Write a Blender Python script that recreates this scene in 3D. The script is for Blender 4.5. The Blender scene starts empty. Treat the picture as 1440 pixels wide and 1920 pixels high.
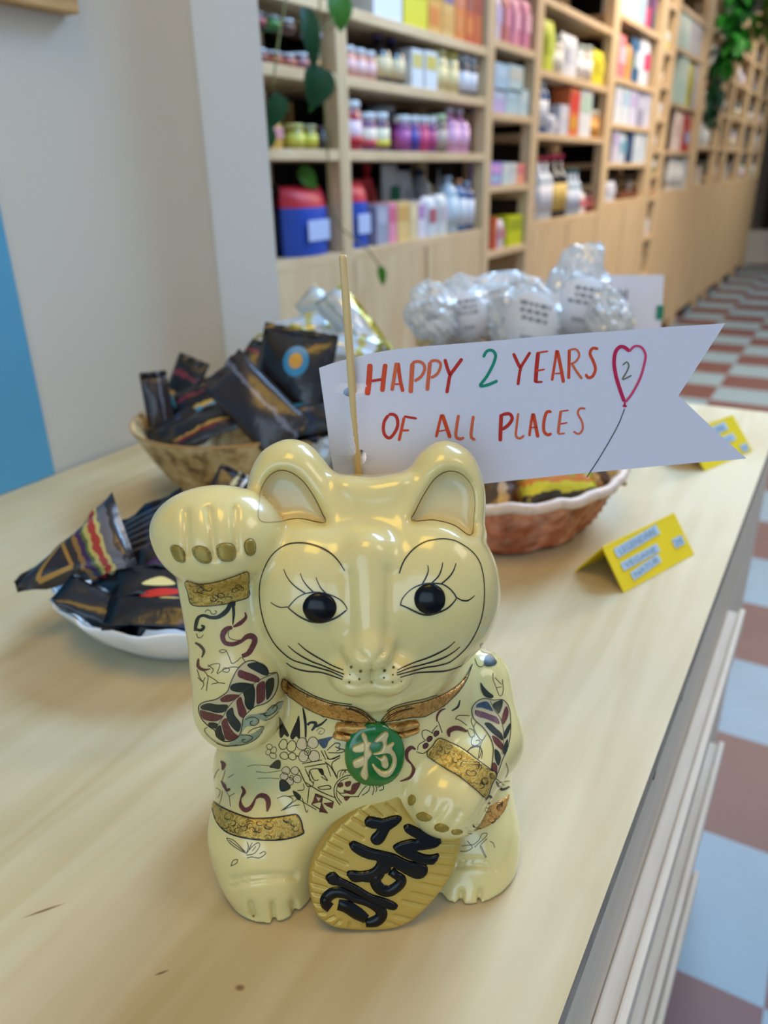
import bpy, bmesh, math, random
import numpy as np
from mathutils import Vector, Matrix
from mathutils.bvhtree import BVHTree
from mathutils.geometry import delaunay_2d_cdt

S = bpy.context.scene
COL = S.collection
random.seed(7)

# ------------------------------------------------------------------ camera
F_PX = 1434.0                      # focal length in pixels of the 1440x1920 frame
CAM_Z = 1.23
_dn = np.array([70.0, 3240.0, F_PX]); _dn /= np.linalg.norm(_dn)
_yy = np.array([920.0, -655.0, F_PX]); _yy /= np.linalg.norm(_yy)
_yy -= _dn * (_yy @ _dn); _yy /= np.linalg.norm(_yy)
_zz = -_dn
_xx = np.cross(_yy, _zz)
ROT = np.array([_xx, _yy, _zz])    # rows: the room's axes in camera axes (right, down, forward)
CAMP = np.array([0.0, 0.0, CAM_Z])
cam = bpy.data.cameras.new('camera')
cam_ob = bpy.data.objects.new('camera', cam)
COL.objects.link(cam_ob)
_m = Matrix.Identity(4)
for i in range(3):
    _m[i][0] = ROT[i][0]; _m[i][1] = -ROT[i][1]; _m[i][2] = -ROT[i][2]; _m[i][3] = CAMP[i]
cam_ob.matrix_world = _m
cam.sensor_fit = 'VERTICAL'
cam.sensor_height = 36.0
cam.sensor_width = 27.0
cam.lens = F_PX / 1920.0 * 36.0
cam.clip_start = 0.01
cam.dof.use_dof = True
cam.dof.focus_distance = 0.345
cam.dof.aperture_fstop = 26.9 / 3.6
S.camera = cam_ob

# ------------------------------------------------------------------ light
S.view_settings.view_transform = 'Standard'
S.view_settings.look = 'None'
S.view_settings.gamma = 1.0
S.view_settings.use_curve_mapping = False
S.view_settings.exposure = 0.15

def lin(c):
    return tuple((x / 255 / 12.92) if x / 255 <= .04045 else ((x / 255 + .055) / 1.055) ** 2.4 for x in c)

world = bpy.data.worlds.new('World'); S.world = world
world.use_nodes = True
bg = world.node_tree.nodes['Background']
bg.inputs['Color'].default_value = (0.61, 0.79, 1.0, 1)     # daylight through the shop front behind the camera
bg.inputs['Strength'].default_value = 0.6

def area(name, loc, target, sx, sy, power, color):
    l = bpy.data.lights.new(name, 'AREA'); l.shape = 'RECTANGLE'
    l.size = sx; l.size_y = sy; l.energy = power; l.color = color
    o = bpy.data.objects.new(name, l); COL.objects.link(o)
    o.location = loc
    o.rotation_euler = (Vector(target) - Vector(loc)).to_track_quat('-Z', 'Y').to_euler()
    return o

area('ceiling_panel_key', (0.0, 2.25, 2.75), (-0.25, 0.4, 0.9), 1.3, 0.7, 60, (0.33, 0.62, 1.0))
area('ceiling_panel_aisle', (-0.45, 4.6, 3.1), (-0.75, 4.4, 1.0), 0.7, 3.4, 172, (1.0, 0.86, 0.72))
area('ceiling_panel_far', (-0.45, 9.2, 3.1), (-0.75, 9.0, 1.0), 0.7, 4.2, 92, (1.0, 0.94, 0.84))
area('ceiling_lamp_warm', (-0.1, -0.2, 3.0), (-0.2, 0.3, 0.9), 0.8, 0.8, 12, (1.0, 0.60, 0.05))
area('fill_right', (1.7, 0.9, 3.1), (0.2, 0.6, 0.8), 0.8, 1.6, 15, (1.0, 0.84, 0.68))  # unseen fill light, added to brighten the counter's aisle side
area('shop_window', (0.9, -2.45, 1.75), (0.9, 0.0, 1.75), 2.6, 1.7, 27, (0.55, 0.78, 1.0))

# ------------------------------------------------------------------ materials
MATS = {}
def _new(name):
    m = bpy.data.materials.new(name); m.use_nodes = True
    nt = m.node_tree
    return m, nt, nt.nodes['Principled BSDF']

def mat(name, rgb=None, rough=0.5, metal=0.0, spec=0.5, coat=0.0, sss=0.0, trans=0.0, bump=0.0, bscale=200.0,
        vary=0.0, vscale=20.0, emit=0.0, alpha=1.0):
    if name in MATS: return MATS[name]
    m, nt, b = _new(name)
    c = (*lin(rgb), 1)
    b.inputs['Base Color'].default_value = c
    b.inputs['Roughness'].default_value = rough
    b.inputs['Metallic'].default_value = metal
    b.inputs['Specular IOR Level'].default_value = spec
    b.inputs['Coat Weight'].default_value = coat
    b.inputs['Coat Roughness'].default_value = 0.08
    b.inputs['Transmission Weight'].default_value = trans
    b.inputs['Alpha'].default_value = alpha
    if sss:
        b.inputs['Subsurface Weight'].default_value = sss
        b.inputs['Subsurface Radius'].default_value = (1.0, 0.75, 0.35)
        b.inputs['Subsurface Scale'].default_value = 0.006
    if emit:
        b.inputs['Emission Color'].default_value = c
        b.inputs['Emission Strength'].default_value = emit
    tc = nt.nodes.new('ShaderNodeTexCoord')
    if vary:
        n = nt.nodes.new('ShaderNodeTexNoise'); n.inputs['Scale'].default_value = vscale; n.inputs['Detail'].default_value = 5
        nt.links.new(tc.outputs['Object'], n.inputs['Vector'])
        r = nt.nodes.new('ShaderNodeValToRGB')
        r.color_ramp.elements[0].position = .3; r.color_ramp.elements[1].position = .7
        r.color_ramp.elements[0].color = tuple(x * (1 - vary) for x in c[:3]) + (1,)
        r.color_ramp.elements[1].color = tuple(min(1, x * (1 + vary)) for x in c[:3]) + (1,)
        nt.links.new(n.outputs['Fac'], r.inputs['Fac']); nt.links.new(r.outputs['Color'], b.inputs['Base Color'])
    if bump:
        n = nt.nodes.new('ShaderNodeTexNoise'); n.inputs['Scale'].default_value = bscale; n.inputs['Detail'].default_value = 3
        nt.links.new(tc.outputs['Object'], n.inputs['Vector'])
        bp = nt.nodes.new('ShaderNodeBump'); bp.inputs['Strength'].default_value = bump; bp.inputs['Distance'].default_value = 0.002
        nt.links.new(n.outputs['Fac'], bp.inputs['Height']); nt.links.new(bp.outputs['Normal'], b.inputs['Normal'])
    MATS[name] = m
    return m

def wood(name, light, dark, scale=(3, 30, 30), rough=0.45, spec=0.4, distort=1.5, coat=0.0, lines=0.35):
    """grain that runs along the axis with the smallest scale"""
    if name in MATS: return MATS[name]
    m, nt, b = _new(name)
    tc = nt.nodes.new('ShaderNodeTexCoord')
    mp = nt.nodes.new('ShaderNodeMapping'); mp.inputs['Scale'].default_value = scale
    nt.links.new(tc.outputs['Object'], mp.inputs['Vector'])
    n = nt.nodes.new('ShaderNodeTexNoise'); n.inputs['Scale'].default_value = 1.0; n.inputs['Detail'].default_value = 8
    n.inputs['Distortion'].default_value = distort
    nt.links.new(mp.outputs['Vector'], n.inputs['Vector'])
    n2 = nt.nodes.new('ShaderNodeTexNoise'); n2.inputs['Scale'].default_value = 7.0; n2.inputs['Detail'].default_value = 4
    nt.links.new(mp.outputs['Vector'], n2.inputs['Vector'])
    mx = nt.nodes.new('ShaderNodeMix'); mx.inputs[0].default_value = lines
    nt.links.new(n.outputs['Fac'], mx.inputs[2]); nt.links.new(n2.outputs['Fac'], mx.inputs[3])
    r = nt.nodes.new('ShaderNodeValToRGB')
    r.color_ramp.elements[0].position = .33; r.color_ramp.elements[1].position = .62
    r.color_ramp.elements[0].color = (*lin(dark), 1); r.color_ramp.elements[1].color = (*lin(light), 1)
    nt.links.new(mx.outputs[0], r.inputs['Fac']); nt.links.new(r.outputs['Color'], b.inputs['Base Color'])
    b.inputs['Roughness'].default_value = rough; b.inputs['Specular IOR Level'].default_value = spec
    b.inputs['Coat Weight'].default_value = coat; b.inputs['Coat Roughness'].default_value = 0.25
    MATS[name] = m
    return m

# ------------------------------------------------------------------ object helpers
def link(name, me, mats, parent=None):
    o = bpy.data.objects.new(name, me); COL.objects.link(o)
    if not isinstance(mats, (list, tuple)): mats = [mats]
    for m in mats: me.materials.append(m)
    if parent is not None: o.parent = parent
    return o

def obj(name, bm, mats, parent=None, smooth=False):
    me = bpy.data.meshes.new(name)
    bmesh.ops.recalc_face_normals(bm, faces=bm.faces[:])
    bm.to_mesh(me); bm.free()
    if smooth: me.polygons.foreach_set('use_smooth', [True] * len(me.polygons))
    return link(name, me, mats, parent)

def tag(o, label, cat, group=None, kind=None):
    o['label'] = label; o['category'] = cat
    if group: o['group'] = group
    if kind: o['kind'] = kind
    return o

def struct(o):
    o['kind'] = 'structure'; return o

def thing(name, label, cat, loc=(0, 0, 0), rz=0.0, group=None):
    o = bpy.data.objects.new(name, None); COL.objects.link(o)
    o.empty_display_size = 0.02
    o.location = loc; o.rotation_euler = (0, 0, rz)
    return tag(o, label, cat, group)

def dup(root, loc=None, rz=None, label=None, group=None):
    r = root.copy(); COL.objects.link(r)
    if loc is not None: r.location = loc
    if rz is not None: r.rotation_euler = (0, 0, rz)
    if label: r['label'] = label
    if group: r['group'] = group
    for ch in list(root.children):
        c = ch.copy(); COL.objects.link(c); c.parent = r
        for g in list(ch.children):
            d = g.copy(); COL.objects.link(d); d.parent = c
    return r

def box(bm, x0, x1, y0, y1, z0, z1, mi=0, bev=0.0):
    r = bmesh.ops.create_cube(bm, size=1.0)
    vs = r['verts']
    for v in vs:
        v.co = Vector(((x0 + x1) / 2 + v.co.x * (x1 - x0), (y0 + y1) / 2 + v.co.y * (y1 - y0), (z0 + z1) / 2 + v.co.z * (z1 - z0)))
    fs = {f for v in vs for f in v.link_faces}
    for f in fs: f.material_index = mi
    if bev:
        es = list({e for v in vs for e in v.link_edges})
        rr = bmesh.ops.bevel(bm, geom=es, offset=bev, segments=2, affect='EDGES', profile=0.6)
        for f in rr['faces']: f.material_index = mi
    return vs

def lathe(bm, prof, segs=24, mi=0, cx=0, cy=0, cz=0, wob=None):
    """prof: list of (r, z); closed at ends where r == 0"""
    rings = []
    for r, z in prof:
        if r < 1e-7:
            rings.append([bm.verts.new((cx, cy, cz + z))])
        else:
            ring = []
            for k in range(segs):
                a = 2 * math.pi * k / segs
                rr = r * (wob(a, r, z) if wob else 1)
                ring.append(bm.verts.new((cx + rr * math.cos(a), cy + rr * math.sin(a), cz + z)))
            rings.append(ring)
    for a, b in zip(rings, rings[1:]):
        for k in range(segs):
            k2 = (k + 1) % segs
            q = [a[k % len(a)], a[k2 % len(a)], b[k2 % len(b)], b[k % len(b)]]
            u = []
            for v in q:
                if v not in u: u.append(v)
            if len(u) > 2:
                f = bm.faces.new(u); f.material_index = mi; f.smooth = True
    return rings

def tube(bm, pts, rad, segs=8, mi=0, cap=True):
    pts = [Vector(p) for p in pts]
    if not isinstance(rad, (list, tuple)): rad = [rad] * len(pts)
    up = Vector((0.13, 0.21, 0.97))
    rings = []
    for i, p in enumerate(pts):
        t = (pts[min(i + 1, len(pts) - 1)] - pts[max(i - 1, 0)]).normalized()
        n = t.cross(up)
        if n.length < 1e-4: n = t.cross(Vector((1, 0, 0)))
        n.normalize(); b = t.cross(n)
        rings.append([bm.verts.new(p + (n * math.cos(2 * math.pi * k / segs) + b * math.sin(2 * math.pi * k / segs)) * rad[i]) for k in range(segs)])
    for a, b in zip(rings, rings[1:]):
        for k in range(segs):
            f = bm.faces.new((a[k], a[(k + 1) % segs], b[(k + 1) % segs], b[k])); f.material_index = mi; f.smooth = True
    if cap:
        for r in (rings[0], rings[-1]):
            f = bm.faces.new(r); f.material_index = mi

def ray(px, py):
    d = ROT @ np.array([px - 720.0, py - 960.0, F_PX]); return d / np.linalg.norm(d)
def on_z(px, py, z):
    d = ray(px, py); return CAMP + d * ((z - CAMP[2]) / d[2])
def on_x(px, py, x):
    d = ray(px, py); return CAMP + d * ((x - CAMP[0]) / d[0])
def on_y(px, py, y):
    d = ray(px, py); return CAMP + d * ((y - CAMP[1]) / d[1])
def catmull(pts, step=2.0, closed=False):
    P = [np.array(p, float) for p in pts]
    n = len(P); out = []
    rng = n if closed else n - 1
    for i in range(rng):
        if closed: a, b, c, d = P[(i - 1) % n], P[i], P[(i + 1) % n], P[(i + 2) % n]
        else: a, b, c, d = P[max(i - 1, 0)], P[i], P[i + 1], P[min(i + 2, n - 1)]
        k = max(1, int(np.linalg.norm(c - b) / step))
        for j in range(k):
            t = j / k
            out.append(0.5 * ((2 * b) + (c - a) * t + (2 * a - 5 * b + 4 * c - d) * t * t + (3 * b - a - 3 * c + d) * t ** 3))
    if not closed: out.append(P[-1])
    return out

# ================================================================== the room
PLASTER = mat('beige_plaster', (206, 200, 188), rough=.85, spec=.2, vary=.03, vscale=2.5, bump=.06, bscale=60)
PLASTER_W = mat('white_plaster', (220, 226, 234), rough=.8, spec=.2, vary=.02, vscale=4, bump=.06, bscale=60)
def room_box(name, m, *a):
    bm = bmesh.new(); box(bm, *a); return struct(obj(name, bm, m))

def tile_material():
    m, nt, b = _new('checker_tiles')
    tc = nt.nodes.new('ShaderNodeTexCoord'); mp = nt.nodes.new('ShaderNodeMapping')
    T_ = .3333
    mp.inputs['Location'].default_value = (.565 / T_ + 20, -1.98 / T_ + 21, .5); mp.inputs['Scale'].default_value = (1 / T_, 1 / T_, 0)
    nt.links.new(tc.outputs['Object'], mp.inputs['Vector'])
    ch = nt.nodes.new('ShaderNodeTexChecker'); ch.inputs['Scale'].default_value = 1.0
    ch.inputs['Color1'].default_value = (*lin((124, 150, 166)), 1); ch.inputs['Color2'].default_value = (*lin((98, 60, 58)), 1)
    nt.links.new(mp.outputs['Vector'], ch.inputs['Vector'])
    n = nt.nodes.new('ShaderNodeTexNoise'); n.inputs['Scale'].default_value = 9; n.inputs['Detail'].default_value = 6
    nt.links.new(tc.outputs['Object'], n.inputs['Vector'])
    mr = nt.nodes.new('ShaderNodeMapRange'); mr.inputs[3].default_value = .86; mr.inputs[4].default_value = 1.12
    nt.links.new(n.outputs['Fac'], mr.inputs[0])
    mx = nt.nodes.new('ShaderNodeMix'); mx.data_type = 'RGBA'; mx.blend_type = 'MULTIPLY'; mx.inputs[0].default_value = 1
    nt.links.new(ch.outputs['Color'], mx.inputs[6]); nt.links.new(mr.outputs[0], mx.inputs[7])
    nt.links.new(mx.outputs[2], b.inputs['Base Color'])
    b.inputs['Roughness'].default_value = .45; b.inputs['Specular IOR Level'].default_value = .4
    return m
room_box('floor', tile_material(), -1.7, 3.2, -2.6, 17.0, -.05, 0)
room_box('ceiling', PLASTER_W, -1.7, 3.2, -2.6, 17.0, 3.2, 3.25)
room_box('wall_left', PLASTER, -.95, -.80, -2.6, .882, 0, 3.2)
bm = bmesh.new()                                    # the pier: square front, back splayed away from the shop
_pp = [(-1.62, .8825), (-.69, .8825), (-.70, .8948), (-1.20, 1.03), (-1.62, 1.03)]
_a = [bm.verts.new((x, y, 0)) for x, y in _pp]; _b = [bm.verts.new((x, y, 3.2)) for x, y in _pp]
bm.faces.new(_b); bm.faces.new(_a[::-1])
for i in range(5): bm.faces.new((_a[i], _a[(i + 1) % 5], _b[(i + 1) % 5], _b[i]))
struct(obj('wall_pier', bm, PLASTER_W))
room_box('wall_back', PLASTER, -1.70, -1.62, .882, 17.0, 0, 3.2)
room_box('wall_far', mat('dark_green_wall', (62, 58, 44), rough=.8), -1.7, 3.2, 16.9, 17.0, 0, 3.2)
room_box('wall_front', PLASTER_W, -.95, 3.2, -2.6, -2.5, 0, 3.2)
room_box('wall_right', PLASTER_W, 3.1, 3.2, -2.6, 17.0, 0, 3.2)
room_box('trim_1', mat('blue_wall_paint', (84, 156, 192), rough=.6, vary=.04, vscale=6), -.7998, -.797, -2.6, .551, .9004, 2.1)

bm = bmesh.new(); box(bm, -.799, -.778, -.15, .683, 1.395, 1.62, bev=.003)
tag(obj('wooden_sign_board', bm, wood('board_wood', (206, 168, 112), (168, 124, 72), (20, 4, 40))), 'brown wooden board mounted high on the beige left wall', 'board')

# ================================================================== the counter
def counter_material():
    m, nt, b = _new('birch_ply')
    tc = nt.nodes.new('ShaderNodeTexCoord'); mp = nt.nodes.new('ShaderNodeMapping')
    mp.inputs['Scale'].default_value = (34, 2.4, 20); mp.inputs['Rotation'].default_value = (0, 0, .10)
    nt.links.new(tc.outputs['Object'], mp.inputs['Vector'])
    n = nt.nodes.new('ShaderNodeTexNoise'); n.inputs['Scale'].default_value = 1; n.inputs['Detail'].default_value = 9; n.inputs['Distortion'].default_value = 1.2
    nt.links.new(mp.outputs['Vector'], n.inputs['Vector'])
    n2 = nt.nodes.new('ShaderNodeTexNoise'); n2.inputs['Scale'].default_value = 5; n2.inputs['Detail'].default_value = 5
    nt.links.new(tc.outputs['Object'], n2.inputs['Vector'])
    mx = nt.nodes.new('ShaderNodeMix'); mx.inputs[0].default_value = .4
    nt.links.new(n.outputs['Fac'], mx.inputs[2]); nt.links.new(n2.outputs['Fac'], mx.inputs[3])
    r = nt.nodes.new('ShaderNodeValToRGB')
    r.color_ramp.elements[0].position = .30; r.color_ramp.elements[1].position = .60
    r.color_ramp.elements[0].color = (*lin((188, 167, 122)), 1); r.color_ramp.elements[1].color = (*lin((208, 193, 158)), 1)
    nt.links.new(mx.outputs[0], r.inputs['Fac'])
    col = r.outputs['Color']
    # two small dark flaws of the veneer: a knot and a splinter
    for (cx, cy, sx, sy, rot) in ((*on_z(450, 1852, .9)[:2], .0019, .0013, .4), (*on_z(83, 1707, .9)[:2], .0075, .0007, .95), (*on_z(303, 1824, .9)[:2], .0026, .0006, .9)):
        m2 = nt.nodes.new('ShaderNodeMapping'); m2.vector_type = 'TEXTURE'
        m2.inputs['Location'].default_value = (cx, cy, .9); m2.inputs['Rotation'].default_value = (0, 0, rot); m2.inputs['Scale'].default_value = (sx, sy, 1)
        nt.links.new(tc.outputs['Object'], m2.inputs['Vector'])
        ln_ = nt.nodes.new('ShaderNodeVectorMath'); ln_.operation = 'LENGTH'
        nt.links.new(m2.outputs['Vector'], ln_.inputs[0])
        mr = nt.nodes.new('ShaderNodeMapRange'); mr.inputs[1].default_value = .5; mr.inputs[2].default_value = 1.5; mr.inputs[3].default_value = .8; mr.inputs[4].default_value = 0
        nt.links.new(ln_.outputs['Value'], mr.inputs[0])
        mm = nt.nodes.new('ShaderNodeMix'); mm.data_type = 'RGBA'
        mm.inputs[7].default_value = (*lin((112, 76, 40)), 1)
        nt.links.new(mr.outputs[0], mm.inputs[0]); nt.links.new(col, mm.inputs[6]); col = mm.outputs[2]
    nt.links.new(col, b.inputs['Base Color'])
    b.inputs['Roughness'].default_value = .55; b.inputs['Specular IOR Level'].default_value = .28
    b.inputs['Coat Weight'].default_value = 0; b.inputs['Coat Roughness'].default_value = .32
    return m
PLY = counter_material()
PLYEDGE = mat('ply_edge', (150, 140, 126), rough=.7, vary=.2, vscale=60)
bm = bmesh.new()
CX1 = -.047
outl = [(-.796, -.45), (CX1, -.45), (CX1, 1.212), (-.685, 1.212), (-.685, .874), (-.796, .874)]
top = [bm.verts.new((x, y, .9)) for x, y in outl]; low = [bm.verts.new((x, y, .882)) for x, y in outl]
bm.faces.new(top); bm.faces.new(low[::-1])
for i in range(6):
    f = bm.faces.new((top[i], low[i], low[(i + 1) % 6], top[(i + 1) % 6])); f.material_index = 1
tag(obj('countertop', bm, [PLY, PLYEDGE]), 'pale birch plywood countertop carrying the bowls and the figurine', 'countertop')
FASC = wood('grey_fascia', (222, 208, 188), (206, 190, 168), (40, 3, 40), rough=.6)
cb = thing('counter_base', 'greyish plywood base below the countertop, facing the tiled aisle', 'counter', (-.4, .4, 0))
bm = bmesh.new(); box(bm, -.39, .351, -.80, .470, .0005, .8815, bev=.0008)
obj('carcass', bm, FASC, cb)
bm = bmesh.new(); box(bm, -.28, .351, .4703, .795, .0005, .8815, bev=.0008)
obj('end_section', bm, FASC, cb)
for px, py in ((1278, 1305), (1281, 1292), (1241, 1398), (1236, 1416), (1226, 1452)):
    p = on_x(px, py, -.0489)
    bm = bmesh.new(); lathe(bm, [(0, -.0004), (.0036, -.0004), (.0036, .0006), (0, .0006)], 12)
    o = obj('screw_hole', bm, mat('dark_hole', (40, 34, 30), rough=.8), cb)
    o.rotation_euler = (0, math.pi / 2, 0); o.location = (p[0] + .4, p[1] - .4, p[2])
RACKW = wood('rack_wood', (226, 212, 194), (208, 192, 170), (40, 3, 40), rough=.55)
rk = thing('display_rack', 'pale wooden rack with three slim ledges fixed to the aisle side of the counter', 'rack', (-.0487, .15, .4))
for z, x1, y1 in ((.775, .0185, .69), (.62, .0255, .65), (.495, .0290, .57)):
    bm = bmesh.new(); box(bm, 0, x1 - .0065, -.55, y1, z - .4 - .022, z - .4 - .006, bev=.002); L = obj('ledge', bm, RACKW, rk)
    bm = bmesh.new(); box(bm, x1 - .0062, x1, -.55, y1, z - .4 - .030, z - .4, bev=.002); obj('lip', bm, RACKW, L)

# ================================================================== the beckoning cat
CAT_O = np.array([-.178, .269, .9005])
CAT_A = math.radians(34)
_ca, _sa = math.cos(CAT_A), math.sin(CAT_A)
W2L = np.array([[_ca, _sa, 0], [-_sa, _ca, 0], [0, 0, 1.0]])
CAM_L = W2L @ (CAMP - CAT_O)
ROT_L = W2L @ ROT                                   # camera axes in the cat's own axes
def cray(px, py):
    d = ROT_L @ np.array([px - 720.0, py - 960.0, F_PX]); return d / np.linalg.norm(d)
def P(px, py, v):
    d = cray(px, py); return CAM_L + d * ((v - CAM_L[1]) / d[1])

STEP = 0.00105
GX = np.arange(-.108, .108, STEP, dtype=np.float32)
GY = np.arange(-.088, .080, STEP, dtype=np.float32)
GZ = np.arange(-.004, .236, STEP, dtype=np.float32)
X, Y, Z = np.meshgrid(GX, GY, GZ, indexing='ij')
_c = [(X - CAM_L[0]), (Y - CAM_L[1]), (Z - CAM_L[2])]
_q = [sum(np.float32(ROT_L[i][k]) * _c[i] for i in range(3)) for k in range(3)]
PXF = (720 + F_PX * _q[0] / _q[2]).astype(np.float32)
PYF = (960 + F_PX * _q[1] / _q[2]).astype(np.float32)
PPM = (F_PX / _q[2]).astype(np.float32)             # pixels per metre at each voxel
del _c, _q
FLD = np.full(X.shape, 1.0, np.float32)

def sub(lo, hi, pad):
    s = []
    for g, a, b in zip((GX, GY, GZ), lo, hi):
        i = max(0, int(np.searchsorted(g, a - pad))); j = min(len(g), int(np.searchsorted(g, b + pad)))
        s.append(slice(i, max(j, i + 1)))
    return tuple(s)
def smin(a, b, k):
    h = np.clip(.5 + .5 * (b - a) / k, 0, 1)
    return b * (1 - h) + a * h - k * h * (1 - h)
def rotm(rx=0, ry=0, rz=0):
    return np.array((Matrix.Rotation(rz, 3, 'Z') @ Matrix.Rotation(ry, 3, 'Y') @ Matrix.Rotation(rx, 3, 'X')))
def ell(c, r, k=.006, rot=None, cut=False):
    c = np.array(c, float); r = np.array(r, float)
    s = sub(c - max(r), c + max(r), k + .012)
    x, y, z = X[s] - c[0], Y[s] - c[1], Z[s] - c[2]
    if rot is not None:
        m = rot.T
        x, y, z = m[0][0] * x + m[0][1] * y + m[0][2] * z, m[1][0] * x + m[1][1] * y + m[1][2] * z, m[2][0] * x + m[2][1] * y + m[2][2] * z
    k0 = np.sqrt((x / r[0]) ** 2 + (y / r[1]) ** 2 + (z / r[2]) ** 2)
    k1 = np.sqrt((x / r[0] ** 2) ** 2 + (y / r[1] ** 2) ** 2 + (z / r[2] ** 2) ** 2) + 1e-6
    d = (k0 * (k0 - 1) / k1).astype(np.float32)
    if cut: FLD[s] = -smin(-FLD[s], d, k)
    else: FLD[s] = smin(FLD[s], d, k)
def cap(a, b, ra, rb, k=.006, cut=False):
    a = np.array(a, float); b = np.array(b, float)
    m = max(ra, rb)
    s = sub(np.minimum(a, b) - m, np.maximum(a, b) + m, k + .012)
    ab = b - a; L = float(ab @ ab)
    x, y, z = X[s] - a[0], Y[s] - a[1], Z[s] - a[2]
    t = np.clip((x * ab[0] + y * ab[1] + z * ab[2]) / L, 0, 1)
    d = (np.sqrt((x - t * ab[0]) ** 2 + (y - t * ab[1]) ** 2 + (z - t * ab[2]) ** 2) - (ra + (rb - ra) * t)).astype(np.float32)
    if cut: FLD[s] = -smin(-FLD[s], d, k)
    else: FLD[s] = smin(FLD[s], d, k)
def pix_sub(poly, pad, v0, v1):
    pp = [P(px, py, v) for px, py in poly for v in (v0, v1)]
    lo = np.min(pp, axis=0); hi = np.max(pp, axis=0)
    lo[1], hi[1] = v0, v1
    return sub(lo, hi, pad)
def seg_dist(px, py, a, b):
    ax, ay = a; bx, by = b
    dx, dy = bx - ax, by - ay
    t = np.clip(((px - ax) * dx + (py - ay) * dy) / (dx * dx + dy * dy + 1e-9), 0, 1)
    return np.sqrt((px - ax - t * dx) ** 2 + (py - ay - t * dy) ** 2)
def poly_sd(px, py, poly):
    d = np.full(px.shape, 1e9, np.float32); ins = np.zeros(px.shape, bool)
    n = len(poly)
    for i in range(n):
        a, b = poly[i], poly[(i + 1) % n]
        d = np.minimum(d, seg_dist(px, py, a, b))
        c = ((a[1] > py) != (b[1] > py)) & (px < (b[0] - a[0]) * (py - a[1]) / (b[1] - a[1] + 1e-9) + a[0])
        ins ^= c
    return np.where(ins, -d, d)
def slab(poly, vf, half, rnd, k=.006, cut=False):
    """a rounded plate whose outline is given in the picture; vf(py) is the depth of its middle"""
    ys = [p[1] for p in poly]; vs = [vf(min(ys)), vf(max(ys))]
    s = pix_sub(poly, k + .012, min(vs) - half, max(vs) + half)
    d2 = poly_sd(PXF[s], PYF[s], [tuple(p) for p in catmull(poly, 6, True)]) / PPM[s] + rnd
    dv = np.abs(Y[s] - vf(PYF[s])) - (half - rnd)
    d = (np.minimum(np.maximum(d2, dv), 0) + np.sqrt(np.maximum(d2, 0) ** 2 + np.maximum(dv, 0) ** 2) - rnd).astype(np.float32)
    if cut: FLD[s] = -smin(-FLD[s], d, k)
    else: FLD[s] = smin(FLD[s], d, k)
def groove(pts, wpx, depth, v0, v1):
    """a furrow pressed into the surface along a line (negative depth: a ridge)"""
    s = pix_sub(pts, .006, v0, v1)
    d = np.full(PXF[s].shape, 1e9, np.float32)
    pp = catmull(pts, 8)
    for a, b in zip(pp, pp[1:]): d = np.minimum(d, seg_dist(PXF[s], PYF[s], a, b))
    FLD[s] += (depth * np.exp(-(d / wpx) ** 2)).astype(np.float32)

def Q(o, pts):                                      # picture crop (x0, y0, scale) -> frame pixels
    return [(o[0] + x / o[2], o[1] + y / o[2]) for x, y in pts]
cA = (300, 820, 4); cB = (620, 820, 4); cC = (340, 1100, 4.5); cD = (380, 1300, 4.8); cE = (620, 1300, 4)
cF = (540, 1460, 4); cG = (380, 1480, 6); cH = (840, 1180, 6.4); cI = (620, 1340, 8); cJ = (460, 1340, 4.5)
cK = (640, 1490, 6.545); cR = (780, 1500, 7.2)

# ---- sculpt ----------------------------------------------------------------
# seat and torso
ell((.0015, .008, .036), (.0815, .056, .047), .004)
ell((.0015, .010, .012), (.072, .050, .030), .02)
ell((.003, .006, .084), (.062, .050, .050), .022)
ell((.006, -.016, .070), (.040, .034, .040), .02)
# shins and feet
ell(P(497, 1560, -.030), (.0285, .030, .030), .014)
ell(P(505, 1640, -.040), (.0215, .022, .022), .012)
ell(P(517, 1672, -.040), (.0210, .0235, .0175), .005)
ell(P(893, 1560, -.024), (.0225, .030, .030), .014)
ell(P(880, 1620, -.034), (.0190, .024, .020), .012)
ell(P(864, 1650, -.040), (.0195, .0225, .0170), .005)
# head
ell((.0100, .000, .1460), (.0568, .047, .0445), .010)
ell(P(600, 1120, -.020), (.0330, .0285, .038), .010)
ell(P(808, 1110, -.020), (.0315, .0285, .038), .010)
ell(P(697, 1240, -.026), (.036, .023, .024), .012)
slab([(628, 899), (700, 896), (768, 895), (772, 985), (740, 1010), (650, 1010), (626, 985)], lambda y: .012 + 0 * y, .026, .010, .020)
cap(P(690, 1040, -.032), P(691, 1190, -.0475), .0102, .0088, .009)
ell(P(691, 1222, -.0530), (.0100, .0085, .0085), .005)
ell(P(667, 1263, -.0492), (.0115, .0100, .0095), .0035)
ell(P(727, 1262, -.0492), (.0115, .0100, .0095), .0035)
ell(P(698, 1292, -.0420), (.0150, .0100, .0080), .006)
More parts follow.
